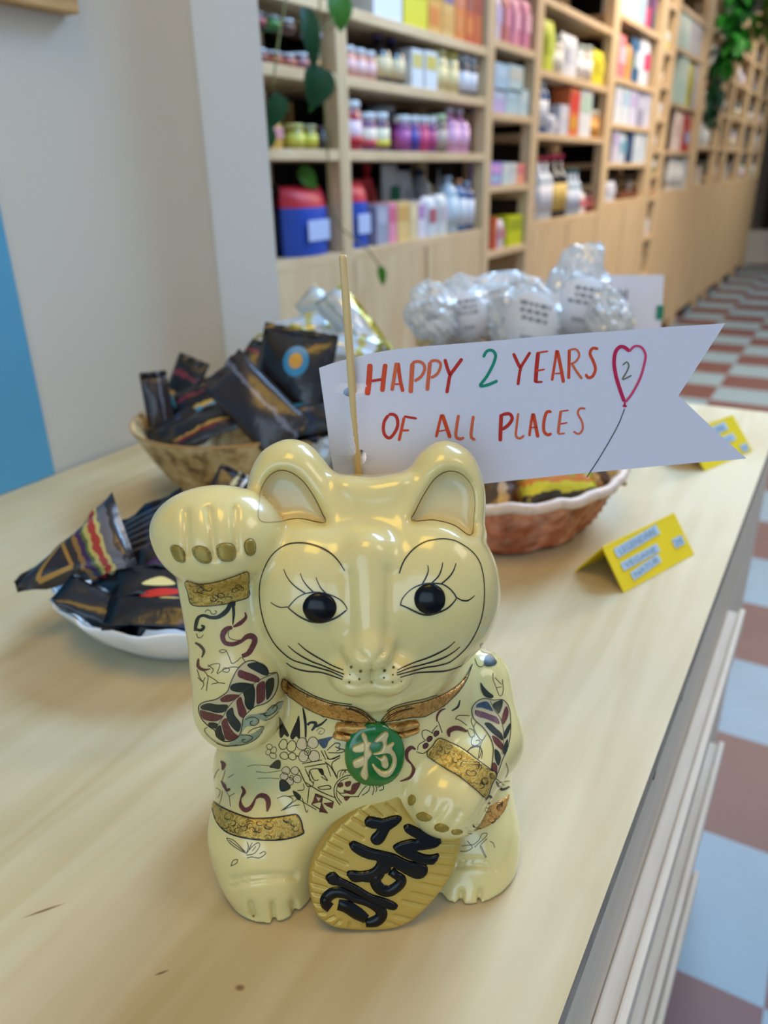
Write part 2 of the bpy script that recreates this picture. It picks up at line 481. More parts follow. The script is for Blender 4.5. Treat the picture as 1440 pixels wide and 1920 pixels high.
# ears
EL = [(457, 965), (462, 920), (470, 882), (486, 852), (508, 834), (538, 823), (564, 826), (586, 838), (608, 862), (632, 897), (650, 925), (662, 962), (655, 1000), (560, 1030), (468, 1010)]
ER = [(732, 1000), (742, 955), (752, 915), (764, 886), (782, 856), (804, 836), (832, 825), (862, 833), (884, 850), (899, 876), (908, 908), (911, 940), (909, 980), (905, 1012), (820, 1030)]
vear = lambda y: -.006 + (1000 - y) * .00009
slab(EL, vear, .0150, .0135, .006)
slab(ER, vear, .0150, .0135, .006)
EIL = [(487, 975), (486, 942), (491, 914), (505, 892), (524, 882), (546, 886), (568, 902), (588, 930), (603, 960), (608, 980), (560, 972), (520, 978)]
EIR = [(773, 976), (780, 956), (795, 927), (815, 898), (838, 884), (862, 887), (882, 906), (890, 932), (889, 965), (883, 1003), (850, 984), (812, 975)]
vin = lambda y: vear(y) - .0155
slab(EIL, vin, .0100, .0050, .0055, cut=True)
slab(EIR, vin, .0100, .0050, .0055, cut=True)
# raised arm and paw
cap(P(449, 1322, -.030), P(446, 1240, -.027), .0212, .0205, .003)
cap(P(446, 1240, -.027), P(405, 1085, -.022), .0205, .0168, .004)
cap(P(456, 1325, -.014), P(560, 1320, .006), .0195, .022, .006)
ell(P(405, 990, -.0215), (.0278, .0215, .0180), .005)
ell(P(408, 1025, -.0260), (.0235, .0200, .0150), .007)
# the arm that holds the coin
cap(P(892, 1280, .004), P(906, 1385, -.014), .0185, .0195, .006)
cap(P(906, 1385, -.014), P(868, 1445, -.036), .0195, .0185, .006)
ell(P(837, 1497, -.0480), (.0195, .0175, .0185), .006, rotm(0, math.radians(25), 0))
# furrows
for l, w, d in (([(349, 960), (351, 1000), (352, 1038)], 6, .0021), ([(392, 955), (398, 1000), (402, 1045)], 6, .0021), ([(440, 955), (441, 1000), (443, 1035)], 6, .0021),):
    groove(l, w, d, -.07, -.02)
for l in (Q(cG, [(540, 1270), (575, 1420)]), Q(cG, [(780, 1270), (803, 1450)]), Q(cG, [(1010, 1260), (1045, 1400)]),
          Q(cR, [(340, 1290), (345, 1450)]), Q(cR, [(605, 1240), (600, 1440)]), Q(cR, [(860, 1220), (845, 1340)])):
    groove(l, 4.8, .0030, -.085, -.03)
for l in (Q(cG, [(330, 1010), (450, 985), (600, 965), (750, 955), (1040, 950)]), Q(cG, [(340, 1090), (420, 1060), (600, 1030), (800, 1010), (1040, 990)]),
          Q(cR, [(540, 830), (800, 800), (950, 825)]), Q(cR, [(540, 900), (800, 880), (1000, 910), (1060, 950)])):
    groove(l, 3.8, .0017, -.085, -.01)
for l in (Q(cE, [(760, 800), (740, 850), (700, 890)]), Q(cE, [(870, 830), (830, 900), (780, 950)]), Q(cE, [(960, 890), (930, 950), (890, 1000)])):
    groove(l, 5.5, .0015, -.085, -.04)
groove(Q(cB, [(303, 1700), (305, 1840)]), 3.2, .0019, -.08, -.04)
groove(Q(cB, [(110, 1845), (170, 1862), (240, 1858), (305, 1835), (370, 1862), (430, 1862), (490, 1848), (530, 1825)]), 3.0, .0016, -.08, -.03)
groove(Q(cB, [(215, 1610), (235, 1640), (262, 1655)]), 3.6, .0018, -.08, -.04)
groove(Q(cB, [(390, 1610), (370, 1640), (345, 1655)]), 3.6, .0018, -.08, -.04)
groove([(652, 1080), (657, 1150), (660, 1215)], 13, .0013, -.08, -.02)
groove([(730, 1075), (727, 1150), (722, 1215)], 13, .0013, -.08, -.02)
groove(Q(cC, [(205, 1240), (290, 1312), (400, 1348), (520, 1335), (610, 1300), (690, 1215), (760, 1140)]), 4.0, .0013, -.07, .03)
groove(Q(cE, [(715, 470), (640, 560), (585, 660), (556, 740)]), 4.0, .0012, -.08, -.01)
groove(Q(cE, [(1175, 785), (1135, 850), (1085, 940), (1010, 1035)]), 4.0, .0012, -.08, -.01)
groove([(650, 1318), (697, 1328), (745, 1314)], 4, .0006, -.08, -.03)
# level seat
FLD[:] = np.maximum(FLD, np.float32(.0003) - Z)

def surface_nets(F):
    ins = F < 0
    n = [s - 1 for s in F.shape]
    acc = np.zeros((*n, 3), np.float32); cnt = np.zeros(n, np.float32)
    def blk(A, o): return A[o[0]:o[0] + n[0], o[1]:o[1] + n[1], o[2]:o[2] + n[2]]
    cor = [(i, j, k) for i in (0, 1) for j in (0, 1) for k in (0, 1)]
    for a in cor:
        for ax in range(3):
            if a[ax]: continue
            b = list(a); b[ax] = 1
            fa, fb = blk(F, a), blk(F, b)
            m = blk(ins, a) != blk(ins, b)
            t = np.where(m, fa / np.where(m, fa - fb, 1), 0)
            for d in range(3):
                acc[..., d] += np.where(m, (a[d] + t) if d == ax else a[d], 0)
            cnt += m
    act = cnt > 0
    idx = np.full(n, -1, np.int64); idx[act] = np.arange(act.sum())
    cell = np.argwhere(act)
    V = cell + acc[act] / cnt[act][:, None]
    V = np.array([GX[0], GY[0], GZ[0]]) + V * STEP
    quads = []
    for ax in range(3):
        o = [0, 0, 0]; o[ax] = 1
        sl0 = tuple(slice(0, -1) if d == ax else slice(1, -1) for d in range(3))
        sl1 = tuple(slice(1, None) if d == ax else slice(1, -1) for d in range(3))
        m = ins[sl0] != ins[sl1]
        e = np.argwhere(m); e += [0 if d == ax else 1 for d in range(3)]
        flip = ins[tuple(e.T)]
        u, w = [(1, 2), (2, 0), (0, 1)][ax]
        du = np.zeros(3, int); du[u] = 1; dw = np.zeros(3, int); dw[w] = 1
        q = np.stack([idx[tuple((e - du - dw).T)], idx[tuple((e - dw).T)], idx[tuple(e.T)], idx[tuple((e - du).T)]], 1)
        q[~flip] = q[~flip][:, ::-1]
        quads.append(q)
    return V, np.concatenate(quads)

V, QD = surface_nets(FLD)
def relax(V, QD, it=3, f=.5):
    for _ in range(it):
        s = np.zeros_like(V); c = np.zeros(len(V))
        for a in range(4):
            for b in ((a + 1) % 4, (a + 3) % 4):
                np.add.at(s, QD[:, a], V[QD[:, b]]); np.add.at(c, QD[:, a], 1)
        V = V + f * (s / c[:, None] - V)
    return V
V = relax(V, QD)
V[:, 2] = np.maximum(V[:, 2], 0.0003)
BVH_BODY = BVHTree.FromPolygons([tuple(v) for v in V], [tuple(int(i) for i in q) for q in QD])
del X, Y, Z, PXF, PYF, PPM, FLD
CAMV = Vector(CAM_L)

def hit(px, py, bvh):
    h = bvh.ray_cast(CAMV, Vector(cray(px, py)))
    return (None, None) if h[0] is None else (np.array(h[0]), np.array(h[1]))

class Geo:
    def __init__(s): s.v = []; s.f = []; s.m = []
    def add(s, vs, fs, mi):
        b = len(s.v); s.v += [tuple(v) for v in vs]; s.f += [tuple(b + i for i in f) for f in fs]; s.m += [mi] * len(fs)
    def largest(s):
        par = list(range(len(s.v)))
        def root(i):
            while par[i] != i: par[i] = par[par[i]]; i = par[i]
            return i
        for f in s.f:
            for b_ in f[1:]: par[root(f[0])] = root(b_)
        cnt = {}
        for f in s.f: cnt[root(f[0])] = cnt.get(root(f[0]), 0) + 1
        best = max(cnt, key=cnt.get); k = [i for i, f in enumerate(s.f) if root(f[0]) == best]
        s.f = [s.f[i] for i in k]; s.m = [s.m[i] for i in k]
    def build(s, name, mats, parent, smooth=True):
        me = bpy.data.meshes.new(name); me.from_pydata(s.v, [], s.f)
        me.polygons.foreach_set('material_index', s.m)
        me.polygons.foreach_set('use_smooth', [smooth] * len(s.f)); me.update()
        return link(name, me, mats, parent)

def stroke(g, pts, w, mi, bvh, off=.00022, taper=0.0, step=1.6, closed=False, maxjump=.004, round_h=0.0, vclip=None):
    """a painted line: a narrow strip lying on the surface"""
    pp = np.array(catmull(pts, step, closed))
    if closed: pp = np.vstack([pp, pp[:1]])
    n = len(pp)
    if n < 2: return
    tan = np.gradient(pp, axis=0); tan /= np.linalg.norm(tan, axis=1)[:, None] + 1e-9
    nor = np.stack([-tan[:, 1], tan[:, 0]], 1)
    t = np.linspace(0, 1, n)
    ws = np.full(n, w, float) if not isinstance(w, (list, tuple)) else np.interp(t, np.linspace(0, 1, len(w)), w)
    if taper: ws = ws * np.clip(np.minimum(t, 1 - t) / taper, .25, 1)
    fr = (-.5, .5) if not round_h else (-.5, -.36, -.15, .15, .36, .5)
    hs = (0, 0) if not round_h else (0, .7, 1, 1, .7, 0)
    rows = []
    for i in range(n):
        row = []
        for f, h in zip(fr, hs):
            q = pp[i] + nor[i] * ws[i] * f
            p, nn = hit(q[0], q[1], bvh)
            if p is None or (vclip is not None and not vclip(p)): row = None; break
            e = 1.0 if not round_h else min(1, math.sqrt(max(0, min(i, n - 1 - i) * step / (ws[i] * .5 + .01))))
            row.append(p + nn * (off + h * e * round_h))
        rows.append(row)
    for a, b in zip(rows, rows[1:]):
        if a is None or b is None: continue
        if max(np.linalg.norm(np.array(a[j]) - np.array(b[j])) for j in range(len(fr))) > maxjump: continue
        if np.linalg.norm(a[0] - a[-1]) > maxjump * 4: continue
        k = len(fr)
        g.add(list(a) + list(b), [(j, j + 1, k + j + 1, k + j) for j in range(k - 1)], mi)

def p_in(x, y, poly):
    c = False; n = len(poly)
    for i in range(n):
        a, b = poly[i], poly[(i + 1) % n]
        if (a[1] > y) != (b[1] > y) and x < (b[0] - a[0]) * (y - a[1]) / (b[1] - a[1]) + a[0]: c = not c
    return c
def tri_poly(poly, sp, holes=()):
    """triangulate a picture polygon with inner points; returns points, triangles, distance to the edge"""
    loops = [list(poly)] + [list(h) for h in holes]
    pts = []; edges = []
    for lp in loops:
        b = len(pts); pts += [tuple(p) for p in lp]
        edges += [(b + i, b + (i + 1) % len(lp)) for i in range(len(lp))]
    bp = np.array(pts)
    x0, y0 = bp[:len(poly)].min(0); x1, y1 = bp[:len(poly)].max(0)
    gx, gy = np.meshgrid(np.arange(x0 + sp / 2, x1, sp), np.arange(y0 + sp / 2, y1, sp))
    gx[::2] += sp / 2
    sd = poly_sd(gx, gy, loops[0])
    for h in loops[1:]: sd = np.maximum(sd, -poly_sd(gx, gy, h))
    k = sd < -sp * .45
    pts += list(zip(gx[k].tolist(), gy[k].tolist()))
    r = delaunay_2d_cdt([Vector(p) for p in pts], edges, [], 0, 1e-4)
    vv = np.array([(p.x, p.y) for p in r[0]])
    tr = np.array([f for f in r[2] if len(f) == 3])
    c = vv[tr].mean(1)
    s2 = poly_sd(c[:, 0], c[:, 1], loops[0])
    for h in loops[1:]: s2 = np.maximum(s2, -poly_sd(c[:, 0], c[:, 1], h))
    tr = tr[s2 < 0]
    d = poly_sd(vv[:, 0], vv[:, 1], loops[0])
    for h in loops[1:]: d = np.maximum(d, -poly_sd(vv[:, 0], vv[:, 1], h))
    return vv, tr, np.maximum(-d, 0)
def fill(g, poly, mi, bvh, off=.0002, dome=0.0, dw=6.0, sp=2.5, smooth_poly=True, holes=(), maxjump=.006, back=False):
    """a painted or raised patch lying on the surface"""
    poly = [tuple(p) for p in (catmull(poly, 3, True) if smooth_poly else poly)]
    vv, tr, dd = tri_poly(poly, sp, holes)
    pos = []
    for (x, y), d in zip(vv, dd):
        p, nn = hit(x, y, bvh)
        if p is None: pos.append(None); continue
        h = off
        if dome: h += dome * math.sqrt(max(0.0, 1 - (1 - min(1, d / dw)) ** 2))
        if back and d < 1e-3: h = -.0004
        pos.append(p + nn * h)
    keep = []
    for a, b, c in tr:
        A, B, C_ = pos[a], pos[b], pos[c]
        if A is None or B is None or C_ is None: continue
        if max(np.linalg.norm(A - B), np.linalg.norm(B - C_), np.linalg.norm(C_ - A)) > maxjump: continue
        keep.append((a, c, b))
    g.add([p if p is not None else (0, 0, .05) for p in pos], keep, mi)

IVORY = mat('glazed_ivory', (226, 210, 142), rough=.22, spec=.5, coat=.6, sss=.12, vary=.04, vscale=30)
INK = mat('black_ink', (14, 12, 14), rough=.35)
MAROON = mat('maroon_paint', (98, 46, 40), rough=.35, vary=.35, vscale=900)
DGREEN = mat('dark_green_paint', (30, 40, 28), rough=.35, vary=.3, vscale=900)
TEALP = mat('pale_teal_paint', (146, 158, 126), rough=.35, vary=.15, vscale=500)
STEELB = mat('steel_blue_paint', (52, 72, 90), rough=.35, vary=.4, vscale=900)
PLUM = mat('plum_paint', (106, 66, 80), rough=.35, vary=.3, vscale=900)
PALEP = mat('pale_cream_paint', (196, 182, 138), rough=.3)
PINKP = mat('faint_pink_paint', (214, 196, 152), rough=.35)
OLIVE = mat('olive_speck', (92, 86, 30), rough=.4)
SEPIA = mat('sepia_ink', (74, 66, 46), rough=.4)
EARP = mat('ear_inner_glaze', (220, 203, 148), rough=.28, coat=.4)

cat = thing('lucky_cat_figurine', 'glossy ivory beckoning cat figurine with raised paw, gold coin and green medallion', 'figurine', tuple(CAT_O), CAT_A)

art = Geo()
art.add(V, [tuple(int(i) for i in q) for q in QD], 0)
B = BVH_BODY
I_INK, I_MAR, I_GRN, I_TEAL, I_BLUE, I_PLUM, I_PALE, I_PINK, I_OLIVE, I_SEP, I_EAR, I_FAINT = range(1, 13)
ART_MATS = [IVORY, INK, MAROON, DGREEN, TEALP, STEELB, PLUM, PALEP, PINKP, OLIVE, SEPIA, EARP, mat('faint_brown_line', (168, 146, 100), rough=.4)]
def ln(o, pts, w=1.6, mi=I_INK, **k):
    if not isinstance(w, (list, tuple)) and o not in (cA, cB): w *= .82
    stroke(art, Q(o, pts), w, mi, B, **k)
def fl(o, pts, mi, **k): fill(art, Q(o, pts), mi, B, **k)

# ear linings
fill(art, EIL, I_EAR, B, off=.00012)
fill(art, EIR, I_EAR, B, off=.00012)
stroke(art, EIL, .9, I_FAINT, B, closed=True)
stroke(art, EIR, .9, I_FAINT, B, closed=True)
# face
ln(cA, [(1385, 1000), (1340, 930), (1280, 870), (1200, 825), (1120, 800), (1050, 792), (970, 800), (900, 830), (840, 880), (795, 950), (765, 1030), (748, 1120), (748, 1210), (760, 1300), (785, 1400), (825, 1490), (870, 1560), (940, 1630), (1000, 1670), (1060, 1690), (1130, 1710), (1200, 1730), (1280, 1755), (1375, 1798)], [1.8, 3.4, 2.6, 1.8, 1.6, 1.8, 1.8, 1.8, 2.8, 2.0])
ln(cB, [(515, 1020), (530, 970), (560, 910), (610, 850), (660, 810), (720, 780), (790, 766), (850, 762), (920, 772), (980, 800), (1040, 840), (1085, 885), (1120, 945), (1140, 1020), (1150, 1100), (1152, 1180), (1145, 1270), (1125, 1370), (1085, 1470), (1030, 1560), (970, 1625), (900, 1680), (850, 1700), (780, 1715), (700, 1727), (600, 1755), (495, 1783)], [2.4, 2.6, 2.0, 1.7, 1.6, 1.6, 1.7, 1.9, 2.6, 2.0])
for p in ([(1035, 1540), (1090, 1590), (1150, 1630), (1220, 1670), (1300, 1715), (1375, 1745)], [(960, 1560), (1010, 1605), (1080, 1650), (1150, 1685), (1220, 1710), (1300, 1745), (1382, 1777)], [(948, 1690), (990, 1720), (1050, 1742), (1120, 1755), (1200, 1760), (1270, 1780), (1370, 1815)]):
    ln(cA, p, [1.2, 2.6, 2.4, 2.0])
for p in ([(930, 1530), (880, 1575), (800, 1620), (720, 1655), (620, 1690), (500, 1745)], [(968, 1570), (920, 1610), (850, 1650), (770, 1680), (680, 1705), (590, 1730), (495, 1768)], [(985, 1710), (920, 1735), (850, 1752), (760, 1757), (660, 1763), (590, 1780), (520, 1798)]):
    ln(cB, p, [1.2, 3.0, 2.4, 1.8])
ln(cA, [(965, 1272), (1000, 1230), (1040, 1195), (1090, 1172), (1160, 1162), (1240, 1172), (1310, 1195), (1360, 1225), (1390, 1260), (1405, 1290)], [2, 1.8, 3.2, 2.2, 1.8])
ln(cA, [(960, 1275), (1000, 1310), (1050, 1345), (1100, 1370), (1150, 1384), (1220, 1386), (1290, 1365), (1340, 1340), (1400, 1295)], [1.8, 2.6, 3.4, 3.4, 3.6, 2.4])
ln(cA, [(832, 1238), (870, 1262), (910, 1275), (960, 1270)], [1.2, 2])
for p in ([(930, 990), (950, 1040), (985, 1090), (1030, 1130), (1090, 1170)], [(1053, 1020), (1070, 1065), (1100, 1110), (1150, 1160)], [(1170, 1050), (1185, 1090), (1210, 1135), (1250, 1175)]):
    ln(cA, p, [1.3, 2.0, 2.8])
ln(cB, [(522, 1258), (535, 1215), (570, 1170), (620, 1130), (680, 1105), (750, 1095), (830, 1100), (880, 1125), (920, 1165), (945, 1205)], [2, 1.8, 3.2, 2.4, 2.4])
ln(cB, [(520, 1255), (570, 1275), (620, 1300), (680, 1325), (740, 1330), (800, 1315), (860, 1290), (905, 1255), (942, 1208)], [2.4, 3.4, 3.4, 3.0, 2.0])
ln(cB, [(942, 1200), (980, 1220), (1020, 1225), (1050, 1210), (1080, 1185)], [2, 2.8, 1.2])
for p in ([(728, 958), (732, 1000), (715, 1050), (685, 1105)], [(840, 938), (830, 990), (805, 1045), (755, 1095)], [(940, 945), (920, 1000), (885, 1050), (830, 1098)]):
    ln(cB, p, [1.4, 2.6, 2.8])
def inflate(poly, d):
    """push an outline outwards by d pixels"""
    P_ = np.array(poly, float); n = len(P_)
    area = .5 * sum(P_[i][0] * P_[(i + 1) % n][1] - P_[(i + 1) % n][0] * P_[i][1] for i in range(n))
    out = []
    for i in range(n):
        t = P_[(i + 1) % n] - P_[i - 1]; t /= np.linalg.norm(t) + 1e-9
        out.append(tuple(P_[i] + np.array([t[1], -t[0]]) * d * (1 if area > 0 else -1)))
    return out
def dot(cx, cy, r, mi): fill(art, [(cx + r * math.cos(a * math.pi / 4), cy + r * math.sin(a * math.pi / 4)) for a in range(8)], mi, B, sp=1.5)
for x, y, r in ((155, 1722, 12), (225, 1752, 13), (145, 1778, 7), (215, 1812, 10), (140, 1835, 10), (403, 1748, 14), (470, 1725, 12), (465, 1780, 8), (400, 1803, 9), (463, 1835, 9), (530, 1830, 7)):
    dot(620 + x / 4, 820 + y / 4, r / 4 * .9, I_OLIVE)

# painted sleeve of the raised arm
ln(cA, [(565, 1245), (530, 1250), (500, 1300), (440, 1345), (380, 1350), (330, 1335), (290, 1350), (272, 1400), (266, 1450)], [9, 8, 9, 7, 6, 5, 7, 5], I_GRN)
ln(cA, [(545, 1245), (552, 1320), (545, 1405)], [6, 5, 1.5], I_GRN)
ln(cA, [(275, 1440), (310, 1445), (332, 1420), (310, 1410)], [4, 6, 3], I_GRN)
ln(cA, [(340, 1310), (350, 1295), (375, 1298), (385, 1320), (410, 1325), (425, 1308), (410, 1298)], 1.2)
ln(cA, [(635, 1310), (642, 1350), (602, 1392), (550, 1420)], [1.5, 6, 8, 3], I_MAR)
ln(cA, [(540, 1425), (495, 1440), (470, 1490), (490, 1540), (545, 1550), (605, 1530), (650, 1495), (690, 1492), (710, 1520), (692, 1570), (660, 1620), (615, 1640)], [6, 11, 8, 8, 6, 11, 10, 10, 7], I_MAR)
ln(cA, [(545, 1425), (520, 1440), (512, 1480), (530, 1510), (600, 1520), (640, 1490), (690, 1478), (730, 1505)], 1.2, I_SEP)
ln(cA, [(265, 1540), (300, 1560), (330, 1600), (315, 1650)], [3, 5, 5, 2], I_SEP)
ln(cA, [(290, 1660), (288, 1715), (325, 1742), (380, 1735)], [3, 6, 5, 1], I_MAR)
for p in ([(445, 1600), (470, 1590), (500, 1600), (470, 1615), (445, 1605)], [(500, 1605), (520, 1650), (540, 1695), (580, 1675), (610, 1650), (640, 1685)], [(360, 1720), (400, 1700), (450, 1702), (430, 1770), (480, 1740), (540, 1722), (600, 1726)],
          [(470, 1755), (510, 1760), (520, 1735), (480, 1730), (470, 1750)], [(320, 1740), (360, 1790), (355, 1850), (350, 1900)], [(350, 1780), (410, 1815), (440, 1840)], [(280, 1740), (300, 1800), (330, 1850), (310, 1890)],
          [(385, 1850), (440, 1840), (490, 1845)], [(275, 1470), (285, 1500), (310, 1500), (325, 1480)], [(340, 1800), (320, 1830), (285, 1800)], [(360, 1705), (400, 1740), (385, 1770)]):
    ln(cA, p, 1.2, I_SEP)
LEAF = [(800, 725), (815, 790), (800, 870), (760, 940), (700, 985), (620, 1010), (560, 1060), (520, 1110), (510, 1180), (490, 1250), (430, 1295), (360, 1300), (300, 1260), (285, 1210), (240, 1180), (180, 1120), (152, 1050), (155, 1000), (200, 970), (290, 950), (340, 920), (390, 880), (420, 800), (470, 700), (530, 640), (590, 622), (650, 640), (710, 685), (740, 730)]
fl(cC, [(530, 1110), (580, 1080), (650, 1080), (660, 1130), (600, 1175), (550, 1180), (510, 1240), (560, 1250), (620, 1230), (690, 1180), (650, 1260), (590, 1310), (500, 1335), (400, 1340), (430, 1300), (500, 1250), (515, 1180)], I_TEAL, off=.00014)
fl(cC, [(640, 1075), (700, 1060), (760, 1010), (850, 965), (845, 1020), (760, 1080), (690, 1130)], I_TEAL, off=.00014)
fl(cC, LEAF, I_PALE, off=.00018)
ln(cC, LEAF, 1.7, closed=True, off=.00035)
for c in ([(560, 655), (640, 640), (700, 665), (730, 710), (725, 745), (690, 740), (620, 705), (570, 675)], [(425, 830), (480, 812), (560, 815), (610, 830), (570, 850), (500, 885), (420, 865)], [(170, 1010), (230, 985), (300, 995), (390, 1000), (370, 1045), (310, 1060), (230, 1040), (180, 1030)],
          [(235, 1150), (290, 1150), (310, 1165), (290, 1190), (240, 1175)], [(715, 800), (770, 770), (775, 830), (755, 900), (720, 950), (715, 900)], [(525, 880), (600, 840), (615, 860), (615, 950), (600, 1020), (565, 1030), (540, 990), (535, 930)],
          [(385, 1060), (430, 1020), (445, 1080), (490, 1140), (500, 1170), (480, 1220), (430, 1180), (395, 1120)], [(295, 1210), (330, 1170), (345, 1230), (365, 1290), (320, 1280)]):
    fill(art, inflate(Q(cC, c), .9), I_GRN, B, off=.0003)
for c in ([(490, 705), (540, 720), (610, 745), (655, 775), (650, 800), (600, 795), (540, 780), (480, 750)], [(330, 950), (380, 915), (440, 910), (490, 915), (450, 945), (400, 965), (340, 965)], [(165, 1045), (230, 1060), (310, 1080), (350, 1090), (320, 1120), (270, 1130), (190, 1110)],
          [(640, 830), (695, 800), (700, 880), (695, 950), (640, 985), (635, 920)], [(470, 960), (500, 930), (520, 990), (545, 1060), (520, 1100), (490, 1080), (475, 1020)], [(345, 1140), (380, 1110), (400, 1170), (440, 1230), (480, 1260), (440, 1290), (380, 1280), (360, 1220)]):
    fill(art, inflate(Q(cC, c), .9), I_MAR, B, off=.0003)
ln(cC, [(805, 722), (720, 755), (640, 795), (560, 850), (480, 920), (400, 1010), (350, 1100), (290, 1200)], 1.3, I_SEP, off=.0004)
for p in ([(540, 1120), (580, 1100), (630, 1105), (652, 1140), (620, 1168), (585, 1162), (580, 1140), (602, 1130)], [(560, 1235), (600, 1200), (690, 1180), (660, 1250), (600, 1300), (520, 1330), (400, 1340), (300, 1312), (215, 1240), (198, 1200), (225, 1185)],
          [(720, 1045), (770, 1000), (805, 1010), (790, 1050), (740, 1085), (690, 1080), (720, 1060)], [(660, 1075), (700, 1072), (712, 1100)], [(500, 1250), (560, 1250), (600, 1270), (570, 1300), (530, 1310), (510, 1290), (540, 1285)],
          [(760, 1030), (810, 980), (860, 965)], [(700, 1130), (760, 1105), (820, 1050)], [(470, 1330), (380, 1345), (300, 1320)]):
    ln(cC, p, 1.3, off=.0003)

# chest and lap ornament
for c in ([(285, 15), (297, 35), (372, 175), (356, 188), (330, 165), (310, 195), (292, 190)], [(455, 10), (462, 200), (432, 180), (402, 210), (380, 185), (402, 120), (430, 60)]): fl(cJ, c, I_INK)
ln(cJ, [(487, -60), (502, 20), (510, 100), (510, 190)], [1.5, 5, 4, 3])
ln(cJ, [(512, 190), (516, 270)], 1.4)
ln(cJ, [(525, 85), (555, 65), (595, 72), (580, 110), (560, 132)], [5, 4, 6, 5, 3], I_GRN)
ln(cJ, [(590, 100), (640, 80), (690, 35)], [5, 4, 2], I_GRN)
ln(cJ, [(600, 140), (630, 110), (670, 130), (650, 162), (618, 158), (640, 135)], 1.0, I_SEP)
fl(cJ, [(610, 215), (660, 200), (740, 185), (700, 230), (690, 265), (660, 285), (625, 245)], I_BLUE)
def loop(o, cx, cy, rx, ry, rot=0, mi=I_INK, w=1.0, fillm=None, n=9):
    p = []
    for k in range(n):
        a = 2 * math.pi * k / n
        x, y = rx * math.cos(a) * (1 + .08 * math.sin(3 * a)), ry * math.sin(a)
        p.append((cx + x * math.cos(rot) - y * math.sin(rot), cy + x * math.sin(rot) + y * math.cos(rot)))
    if fillm: fl(o, p, fillm, off=.00012)
    stroke(art, Q(o, p), w, mi, B, closed=True)
for cx, cy, rx, ry in ((480, 245, 46, 52), (572, 235, 44, 48), (492, 350, 40, 48), (582, 348, 46, 48)): loop(cJ, cx, cy, rx, ry, fillm=I_PINK)
loop(cJ, 527, 312, 27, 30); loop(cJ, 527, 312, 11, 12)
for cx, cy, rx, ry in ((392, 265, 38, 48), (322, 250, 34, 44), (330, 345, 36, 30), (398, 350, 34, 30)): loop(cJ, cx, cy, rx, ry, .3, w=1.2)
for cx, cy, rx, ry in ((205, 270, 26, 22), (240, 300, 24, 30), (235, 345, 30, 24), (195, 315, 20, 26)): loop(cJ, cx, cy, rx, ry, .5, I_SEP, .9)
for p in ([(480, 412), (650, 380)], [(500, 442), (680, 412), (692, 430), (722, 520)], [(505, 455), (558, 560), (580, 572)], [(545, 555), (545, 470), (620, 455), (650, 490), (695, 555), (640, 520)], [(640, 300), (680, 380)], [(668, 300), (705, 372), (752, 362), (800, 340)],
          [(672, 395), (722, 440), (772, 532)], [(735, 400), (730, 430), (745, 470)], [(545, 475), (580, 548), (620, 548)], [(530, 602), (560, 605)], [(540, 610), (525, 745)], [(510, 570), (560, 602), (640, 650), (762, 700)], [(580, 560), (570, 600)], [(610, 612), (700, 595), (720, 622), (640, 628), (612, 614)],
          [(455, 460), (500, 560), (530, 610)], [(425, 355), (440, 345), (452, 362)], [(690, 370), (740, 372), (800, 345)], [(690, 300), (760, 240), (800, 250), (790, 280), (840, 300), (800, 320), (700, 320)], [(760, 270), (800, 290), (770, 305)], [(735, 400), (800, 360)], [(745, 470), (772, 520)], [(560, 755), (620, 790), (690, 830)]):
    ln(cJ, p, [1.2, 1.7, 1.1], mi=I_INK)
fl(cJ, [(615, 460), (650, 455), (665, 500), (650, 512)], I_INK)
for c in ([(590, 665), (655, 690), (645, 740), (555, 755)], [(650, 745), (700, 830), (625, 820), (640, 760)], [(660, 745), (748, 735), (735, 790), (690, 770)]): fl(cJ, c, I_MAR, smooth_poly=False)
for c in ([(598, 690), (640, 700), (620, 730)], ): fl(cJ, c, I_PALE, smooth_poly=False, off=.0003)
ln(cJ, [(590, 665), (655, 690), (748, 735)], 1.6); ln(cJ, [(655, 690), (640, 760), (625, 820)], 1.6)
ln(cJ, [(800, 760), (760, 700), (750, 620), (785, 555), (850, 515), (930, 510)], 1.8)
ln(cJ, [(815, 745), (775, 690), (772, 620), (805, 560), (870, 530)], 1.5)
for k in range(3): ln(cJ, [(775 + 22 * k, 540 - 14 * k), (785 + 30 * k, 480 - 5 * k), (830 + 30 * k, 465), (850 + 25 * k, 490)], 1.4)
for c in ([(775, 585), (820, 570), (825, 602), (790, 612)], [(840, 570), (892, 560), (882, 600), (850, 606)], [(905, 585), (972, 575), (935, 650), (905, 672), (830, 652), (830, 632), (885, 640)], [(830, 690), (885, 690), (850, 727)]): fl(cJ, c, I_MAR)
for p in ([(775, 640), (830, 690), (900, 690), (960, 690)], [(950, 690), (1000, 620), (1050, 580), (1040, 640), (985, 680)], [(1060, 580), (1085, 620), (1072, 675)], [(1090, 585), (1110, 620), (1100, 650)], [(1120, 610), (1160, 595), (1165, 625), (1130, 640)], [(880, 640), (840, 660), (790, 660)]): ln(cJ, p, 1.5)
fl(cJ, [(205, 440), (260, 385), (297, 390), (292, 455), (240, 450)], I_GRN)
for cx, cy in ((345, 470), (420, 470), (440, 540), (375, 560), (330, 520)): loop(cJ, cx, cy, 34, 32, .4, w=1.0, fillm=I_PINK)
loop(cJ, 392, 530, 16, 20)
fl(cJ, [(290, 560), (330, 545), (382, 600), (370, 632), (300, 645)], I_GRN); fl(cJ, [(400, 640), (430, 650), (472, 690), (455, 722), (420, 690)], I_GRN)
for p in ([(20, 440), (80, 425), (210, 430)], [(100, 540), (200, 535), (290, 540)], [(90, 480), (180, 490), (300, 470)]): ln(cJ, p, 1.0, I_SEP)
